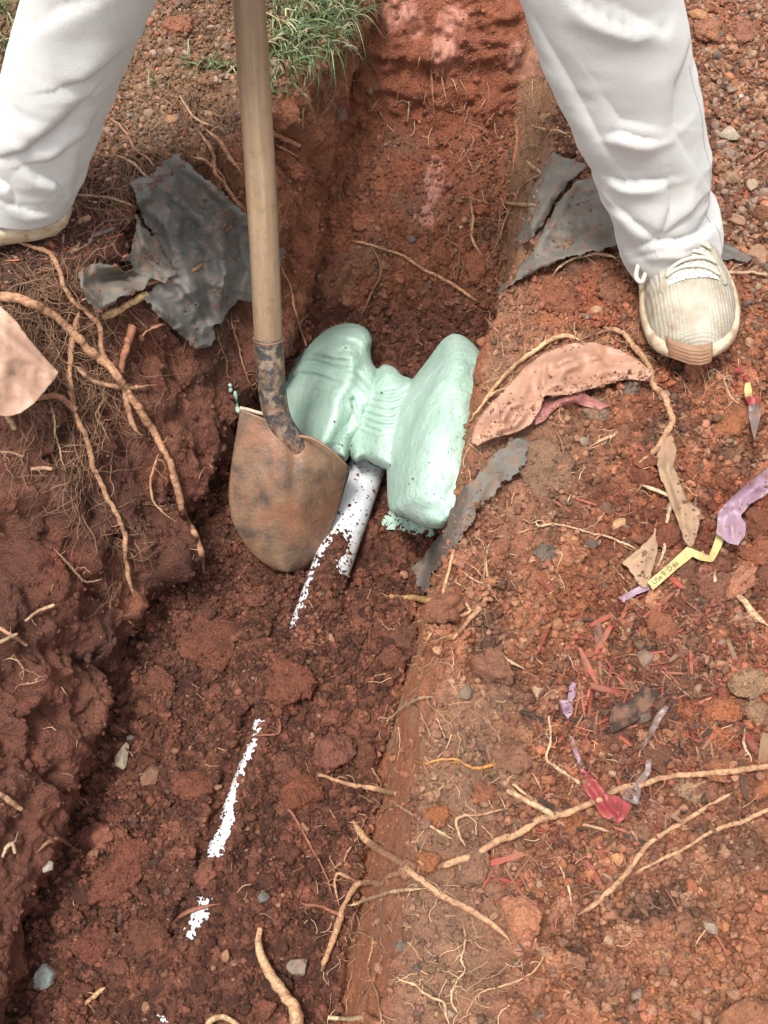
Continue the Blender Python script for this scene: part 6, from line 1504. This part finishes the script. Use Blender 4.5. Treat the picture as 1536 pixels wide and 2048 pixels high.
 ('wavy hanging root left of the longest one, ending in mid wall', [(160, 618), (150, 655), (142, 700), (140, 770), (147, 810), (160, 850), (178, 890), (190, 940), (214, 990), (232, 1030), (248, 1075), (252, 1110), (258, 1150), (269, 1194)], 5.5, 4.5, (.38, .21, .12), 14, 7, (0, 0), 10),
 ('reddish root stub emerging below the pinkish tan sheet', [(76, 796), (110, 792), (128, 802), (152, 820)], 6, 8, (.36, .17, .10), 16, 2, (0, 0), 4),
 ('root reaching up right over the grey fabric flap', [(164, 600), (200, 592), (240, 584), (262, 578), (290, 568), (330, 560), (370, 550), (400, 532), (420, 514)], 5.5, 3.5, (.44, .24, .14), 26, 4, (0, 0), 4),
 ('short thick reddish stub below the fabric flap', [(266, 652), (256, 685), (246, 715), (242, 745)], 8, 6, (.40, .17, .10), 12, 2, (0, 1), 0),
 ('small bent rootlet below the large dark fabric', [(340, 644), (308, 655), (286, 670), (279, 698)], 3, 1.8, (.40, .19, .11), 12, 3, (0, 1), 1),
 ('pale-tipped root pointing right out of the root tangle', [(150, 732), (180, 760), (215, 770), (255, 776), (285, 774), (314, 770)], 4.5, 4, (.44, .26, .15), 14, 3, (0, 0), 3),
 ('thin pale root hanging below the pinkish tan sheet', [(98, 795), (108, 835), (112, 870), (120, 905), (132, 945)], 2.4, 1.8, (.44, .29, .17), 12, 4, (0, 0), 4),
 ('thin forked root in the wall beside the wavy hanging root', [(205, 760), (206, 800), (192, 830), (205, 855), (222, 888)], 2.4, 1.6, (.34, .2, .12), 8, 5, (0, 0), 6),
 ('loop rootlet left of the lower end of the longest root', [(318, 908), (304, 955), (302, 985), (312, 1010), (352, 1044)], 2.6, 1.8, (.46, .26, .14), 8, 4, (0, 0), 3),
 ('thin hooked root in the dark left wall', [(108, 1098), (130, 1120), (152, 1145), (170, 1163), (206, 1158)], 2.4, 3, (.48, .32, .2), 8, 3, (0, 0), 2),
 ('upper short pale root at the left edge in mid height', [(50, 1242), (72, 1225), (108, 1209)], 2.6, 3.6, (.52, .33, .2), 8, 2, (0, 0), 1),
 ('pair of crossed root ends at the left edge, upper one', [(-20, 1250), (0, 1258), (30, 1276), (54, 1291)], 4.5, 3, (.50, .28, .17), 14, 2, (0, 0), 2),
 ('pair of crossed root ends at the left edge, lower pale one', [(-20, 1298), (0, 1284), (34, 1268)], 4.5, 3, (.56, .40, .24), 16, 2, (0, 0), 1),
 ('fine hooked rootlet below the crossed root ends', [(5, 1322), (20, 1316), (36, 1322), (45, 1340), (45, 1360)], 2, 2, (.44, .28, .17), 8, 3, (0, 0), 3),
 ('little rootlet above the stone at the foot of the left wall', [(42, 1370), (62, 1366), (88, 1358)], 2, 2, (.46, .26, .16), 8, 2, (0, 0), 2),
 ('curled white root bit at the left edge near the bottom', [(5, 1715), (12, 1696), (24, 1688), (30, 1706)], 3.6, 4, (.52, .40, .27), 8, 1, (0, 0), 1),
 ('thick root bundle strand left of the shovel handle, outer one', [(398, 264), (424, 300), (430, 340), (450, 370), (470, 400), (492, 420)], 4.5, 4, (.46, .24, .14), 12, 5, (0, 0), 4),
 ('root bundle strand nearest the shovel handle', [(412, 258), (440, 285), (462, 318), (485, 350)], 4, 4.5, (.50, .27, .16), 13, 5, (0, 0), 5),
 ('lower strand of the root bundle by the shovel handle', [(380, 314), (410, 322), (440, 350), (455, 380), (488, 412)], 3.4, 4, (.46, .24, .14), 12, 4, (0, 0), 4),
 ('thin bent root hanging below the small grass roots', [(356, 183), (372, 212), (395, 240), (442, 256)], 2.6, 2.2, (.48, .3, .18), 7, 3, (0, 0), 3),
 ('thin root curving out of the bank below the left trouser knee', [(208, 228), (248, 262), (272, 298), (300, 322), (318, 350)], 2.4, 3, (.34, .18, .11), 9, 4, (0, 0), 6),
 ('root lying over the top of the large dark fabric', [(228, 308), (262, 325), (290, 350), (340, 376), (380, 400), (410, 428), (432, 440), (470, 438)], 3, 3.8, (.42, .26, .16), 14, 4, (0, 0), 8),
 ('root straddling from the left hem towards the dark fabric', [(138, 390), (200, 393), (250, 405), (290, 425), (330, 470)], 3, 1.8, (.38, .22, .13), 13, 4, (0, 0), 6),
 ('thick root stub right of the handle in the far left wall', [(530, 262), (552, 270), (575, 280), (600, 292)], 6, 4, (.46, .21, .12), 9, 2, (1, 0), 1),
 ('thinner rootlet just under the stub right of the handle', [(548, 288), (568, 298), (595, 314)], 3, 2.4, (.46, .22, .13), 8, 2, (1, 0), 2),
 ('vertical rootlet hanging over the dark fabric sheet', [(368, 468), (372, 500), (372, 540), (380, 570), (396, 608), (402, 640)], 2.2, 1.6, (.34, .24, .16), 14, 3, (0, 0), 9),
 ('split yellow stick under the grey fabric flap', [(206, 634), (235, 622), (262, 606), (294, 588)], 8, 7, (.48, .31, .15), 22, 1, (0, 0), 3),
 ('brown root stub below the pinkish tan sheet at the left edge', [(14, 832), (22, 844), (30, 858)], 6, 6, (.40, .27, .15), 14, 1, (0, 0), 0),
 ('short pale-tipped root in the left wall below the reddish stub', [(-10, 902), (20, 906), (48, 912)], 2, 2.4, (.40, .25, .16), 10, 3, (0, 0), 3),
 ('blunt pale root end in the left wall', [(62, 938), (84, 936), (104, 938)], 3.4, 3.8, (.50, .30, .18), 10, 1, (0, 0), 3),
 ('short upright pink root tip in mid left wall beside the shovel blade', [(398, 958), (402, 945), (412, 932)], 4.5, 4, (.40, .2, .13), 8, 1, (1, 0), 0),
 ('fine vertical root on the wall left of the foam drips', [(432, 650), (440, 690), (452, 725), (458, 766)], 1.3, 1.1, (.28, .14, .09), 6, 4, (0, 0), 4),
 ('fine vertical root on the wall between fabric and shovel socket', [(462, 625), (474, 680), (490, 735), (505, 780), (522, 805)], 1.7, 1.3, (.34, .17, .10), 8, 5, (0, 0), 6),
]
for lb, pts, r0, r1, cl_, lf, wg, bu, hr in RTS:
    if len(pts) > 3 and pts[0][0] > -5 and not any(q_ in lb for q_ in ('stub', 'cut', 'split', 'broken', 'blunt', 'stick', 'splinter')): bu = (1, 1) if lf < 8 else (1, bu[1])
    root(lb, pts, r0, r1, cl_, lf, wg * 1.0, .10, hr, buried=(bool(bu[0]), bool(bu[1])))
# ---- dense mat of hair roots on the left bank and wall
g = np.random.default_rng(77)
def hairs(name, label, regions, color, rmul=1.0, nm=1.0):
    Vs, Fs, Cs = [], [], []; off = 0
    for (cx, cy, sx_, sy_, n_, L0, L1, a0, da, lift) in regions:
        for _ in range(int(n_ * nm)):
            x = cx + g.normal(0, sx_); y = cy + g.normal(0, sy_)
            L = g.uniform(L0, L1); m = max(7, int(L / 6)); an = a0 + g.normal(0, da) + np.cumsum(g.normal(0, .26, m))
            xs = x + np.cumsum(np.cos(an)) * L / m; ys = y + np.cumsum(np.sin(an)) * L / m
            if xs.min() < -60: continue
            ii = np.arange(0, m, 3); dh = np.array([hit(xs[i], ys[i])[0] for i in ii]); d = np.interp(np.arange(m), ii, dh)
            d = np.convolve(np.pad(d, 3, mode='edge'), np.ones(7) / 7, 'valid')
            lf = abs(g.normal(lift, lift * .7)) * .001; prof_ = np.sin(np.linspace(.15, math.pi * g.uniform(.75, 1.05), m))
            d = np.minimum(d, np.interp(np.arange(m), ii, dh) - .001) - lf * prof_
            r = g.uniform(.55, 1.5) * rmul * np.linspace(1, .5, m) * d / FPX
            v, f = tube(at(xs, ys, d), r, 4, cap=False); Vs.append(v); Fs.append(f + off); off += len(v)
            Cs.append(np.ones((len(v), 1)) * np.array(color) * g.uniform(.55, 1.35))
    o = mesh_obj(name, np.vstack(Vs), np.vstack(Fs), M_hair, col=np.vstack(Cs)); return tag(o, label, None, kind='stuff')
s_ = NT('hair_root'); M_hair = s_.fin(s_.n('ShaderNodeAttribute', attribute_name='Col').outputs['Color'], .8, None, .2)
DN = math.pi / 2
hairs('hair_roots', 'dense tangle of fine brown hair roots on the left bank and wall', [
    (60, 640, 60, 60, 330, 60, 220, DN - .3, .5, 12), (130, 560, 60, 45, 190, 50, 180, DN - .4, .6, 12), (190, 760, 55, 70, 190, 40, 170, DN - .1, .45, 10), (90, 850, 60, 60, 90, 40, 170, DN, .6, 8),
    (230, 330, 60, 60, 200, 40, 150, DN - .6, .7, 10), (300, 360, 55, 45, 110, 40, 120, DN - .5, .7, 12), (170, 940, 25, 50, 60, 60, 170, DN, .3, 8), (245, 1080, 22, 50, 60, 40, 110, DN - .2, .5, 6),
    (400, 190, 30, 22, 110, 25, 90, DN, .5, 9), (440, 300, 30, 40, 50, 30, 90, DN - .2, .5, 9), (350, 450, 60, 60, 70, 40, 150, DN, .5, 14), (400, 560, 20, 50, 26, 40, 120, DN, .3, 12),
    (660, 130, 50, 45, 170, 25, 90, DN + .1, .6, 10), (720, 60, 25, 40, 70, 25, 90, DN, .6, 8)], (.20, .115, .07), .85, .62)
hairs('fine_rootlets', 'scattered fine tan rootlets lying on soil, walls and lip', [
    (1240, 690, 70, 25, 70, 25, 80, 0, 3, 5), (1080, 740, 60, 40, 30, 25, 80, 0, 3, 8), (1430, 760, 45, 30, 30, 25, 70, DN, .5, 5), (980, 1500, 150, 130, 70, 20, 70, 0, 3, 3), (900, 1900, 120, 100, 70, 20, 90, 0, 3, 4),
    (1250, 1000, 140, 120, 60, 20, 70, 0, 3, 4), (1300, 1600, 140, 140, 60, 20, 80, 0, 3, 4), (700, 1830, 30, 90, 40, 20, 70, DN, .8, 5), (850, 1400, 30, 110, 40, 20, 80, DN, .5, 4), (1000, 420, 60, 130, 40, 20, 70, DN, 1, 5),
    (880, 200, 90, 60, 34, 20, 60, DN, .5, 5), (300, 1500, 150, 250, 60, 12, 45, 0, 3, 3), (600, 1500, 130, 250, 60, 12, 45, 0, 3, 3), (950, 930, 30, 90, 40, 20, 90, DN + .4, .5, 6), (1000, 1150, 90, 90, 50, 15, 60, 0, 3, 3)], (.48, .30, .18), .85)

# ---------------------------------------------------------------- grass
s_ = NT('grass_blade'); M_grass = s_.fin(s_.n('ShaderNodeAttribute', attribute_name='Col').outputs['Color'], .45, None, .4)
s_.b.inputs['Subsurface Weight'].default_value = .0
def blades(name, bases, L, droop, lean=(0, 0, 0), wid=.0014, seed=1, up=.8, dry=.3):
    gg = np.random.default_rng(seed); n_ = len(bases); m = 8
    dr = gg.normal(0, .55, (n_, 3)); dr[:, 2] = np.abs(dr[:, 2]) * .4 + up; dr += np.array(lean); dr /= np.linalg.norm(dr, axis=1, keepdims=True)
    Ls = gg.uniform(L[0], L[1], n_); t = np.linspace(0, 1, m)
    c = bases[:, None] + dr[:, None] * (Ls[:, None] * t)[..., None]; c[:, :, 2] -= (droop * gg.uniform(.4, 1.3, n_))[:, None] * Ls[:, None] * t ** 2.2
    sidev = np.cross(dr, gg.normal(0, 1, (n_, 3))); sidev /= np.linalg.norm(sidev, axis=1, keepdims=True)
    w = wid * gg.uniform(.6, 1.25, n_)[:, None] * (1 - t ** 2 * .93)[None]
    tn = np.gradient(c, axis=1); fold = np.cross(sidev[:, None].repeat(m, 1), tn); fold /= np.linalg.norm(fold, axis=-1, keepdims=True) + 1e-9
    A = c - sidev[:, None] * w[..., None]; Bm = c + fold * (w * .5)[..., None]; D_ = c + sidev[:, None] * w[..., None]
    V = np.stack([A, Bm, D_], 2).reshape(-1, 3)
    base_i = (np.arange(n_) * m * 3)[:, None, None]; i = np.arange(m - 1)[None, :, None] * 3; j = np.arange(2)[None, None, :]
    a = base_i + i + j; F = np.stack([a, a + 1, a + 4, a + 3], -1).reshape(-1, 4)
    pal_ = np.array([(.06, .10, .035), (.095, .14, .05), (.14, .19, .075), (.19, .23, .125), (.36, .32, .18), (.25, .18, .095)])
    pr = np.array([.25, .28, .2, .27 - dry * .4, dry * .6, dry * .4]); pr = np.maximum(pr, .02); pr /= pr.sum()
    cc = pal_[gg.choice(6, n_, p=pr)] * gg.uniform(.75, 1.25, (n_, 1)); cc = cc[:, None].repeat(m * 3, 1).reshape(-1, 3)
    return mesh_obj(name, V, F, M_grass, col=cc)
def gp(px, py): return at(np.array(float(px)), np.array(float(py)), hit(px, py)[0])
gg = np.random.default_rng(3); bs = []
for cx, cy, sx_, sy_, n_ in ((575, 60, 28, 38, 240), (620, 25, 40, 30, 260), (660, 60, 30, 30, 150), (700, 10, 35, 20, 140), (560, 120, 18, 30, 90), (640, -30, 70, 20, 220), (600, 110, 20, 20, 70)):
    for _ in range(n_):
        x, y = cx + gg.normal(0, sx_), cy + gg.normal(0, sy_)
        if y > 190 or x > 735 or (x > 690 and gg.random() < .5): continue
        bs.append(gp(x, y) + np.array([0, 0, -.002]))
gr = blades('grass', np.array(bs), (.03, .092), .95, (.12, -.35, 0), seed=5); tag(gr, 'clump of long green grass hanging over the far left lip of the trench', None, kind='stuff')
bs = [gp(gg.uniform(-60, 28), gg.uniform(-20, 120)) for _ in range(260)]
tag(blades('grass', np.array(bs), (.015, .04), .5, (0, -.2, 0), seed=6), 'strip of green grass at the top left corner beyond the trouser leg', None, kind='stuff')
bs = [gp(320 + gg.normal(0, 12), 172 + gg.normal(0, 5)) for _ in range(26)]
tag(blades('grass_sprig', np.array(bs), (.012, .028), .3, (0, -.1, 0), seed=7, dry=.1), 'small fresh green grass sprig lying on the left bank', 'grass sprig')
bs = [gp(430 + gg.normal(0, 28), 132 + gg.normal(0, 5)) for _ in range(75)] + [gp(378 + gg.normal(0, 3), 122) for _ in range(8)]
tag(blades('grass_tuft', np.array(bs), (.018, .05), .8, (-.25, -.35, -.2), seed=8), 'little grass tuft with hanging roots just left of the shovel handle', 'grass tuft')
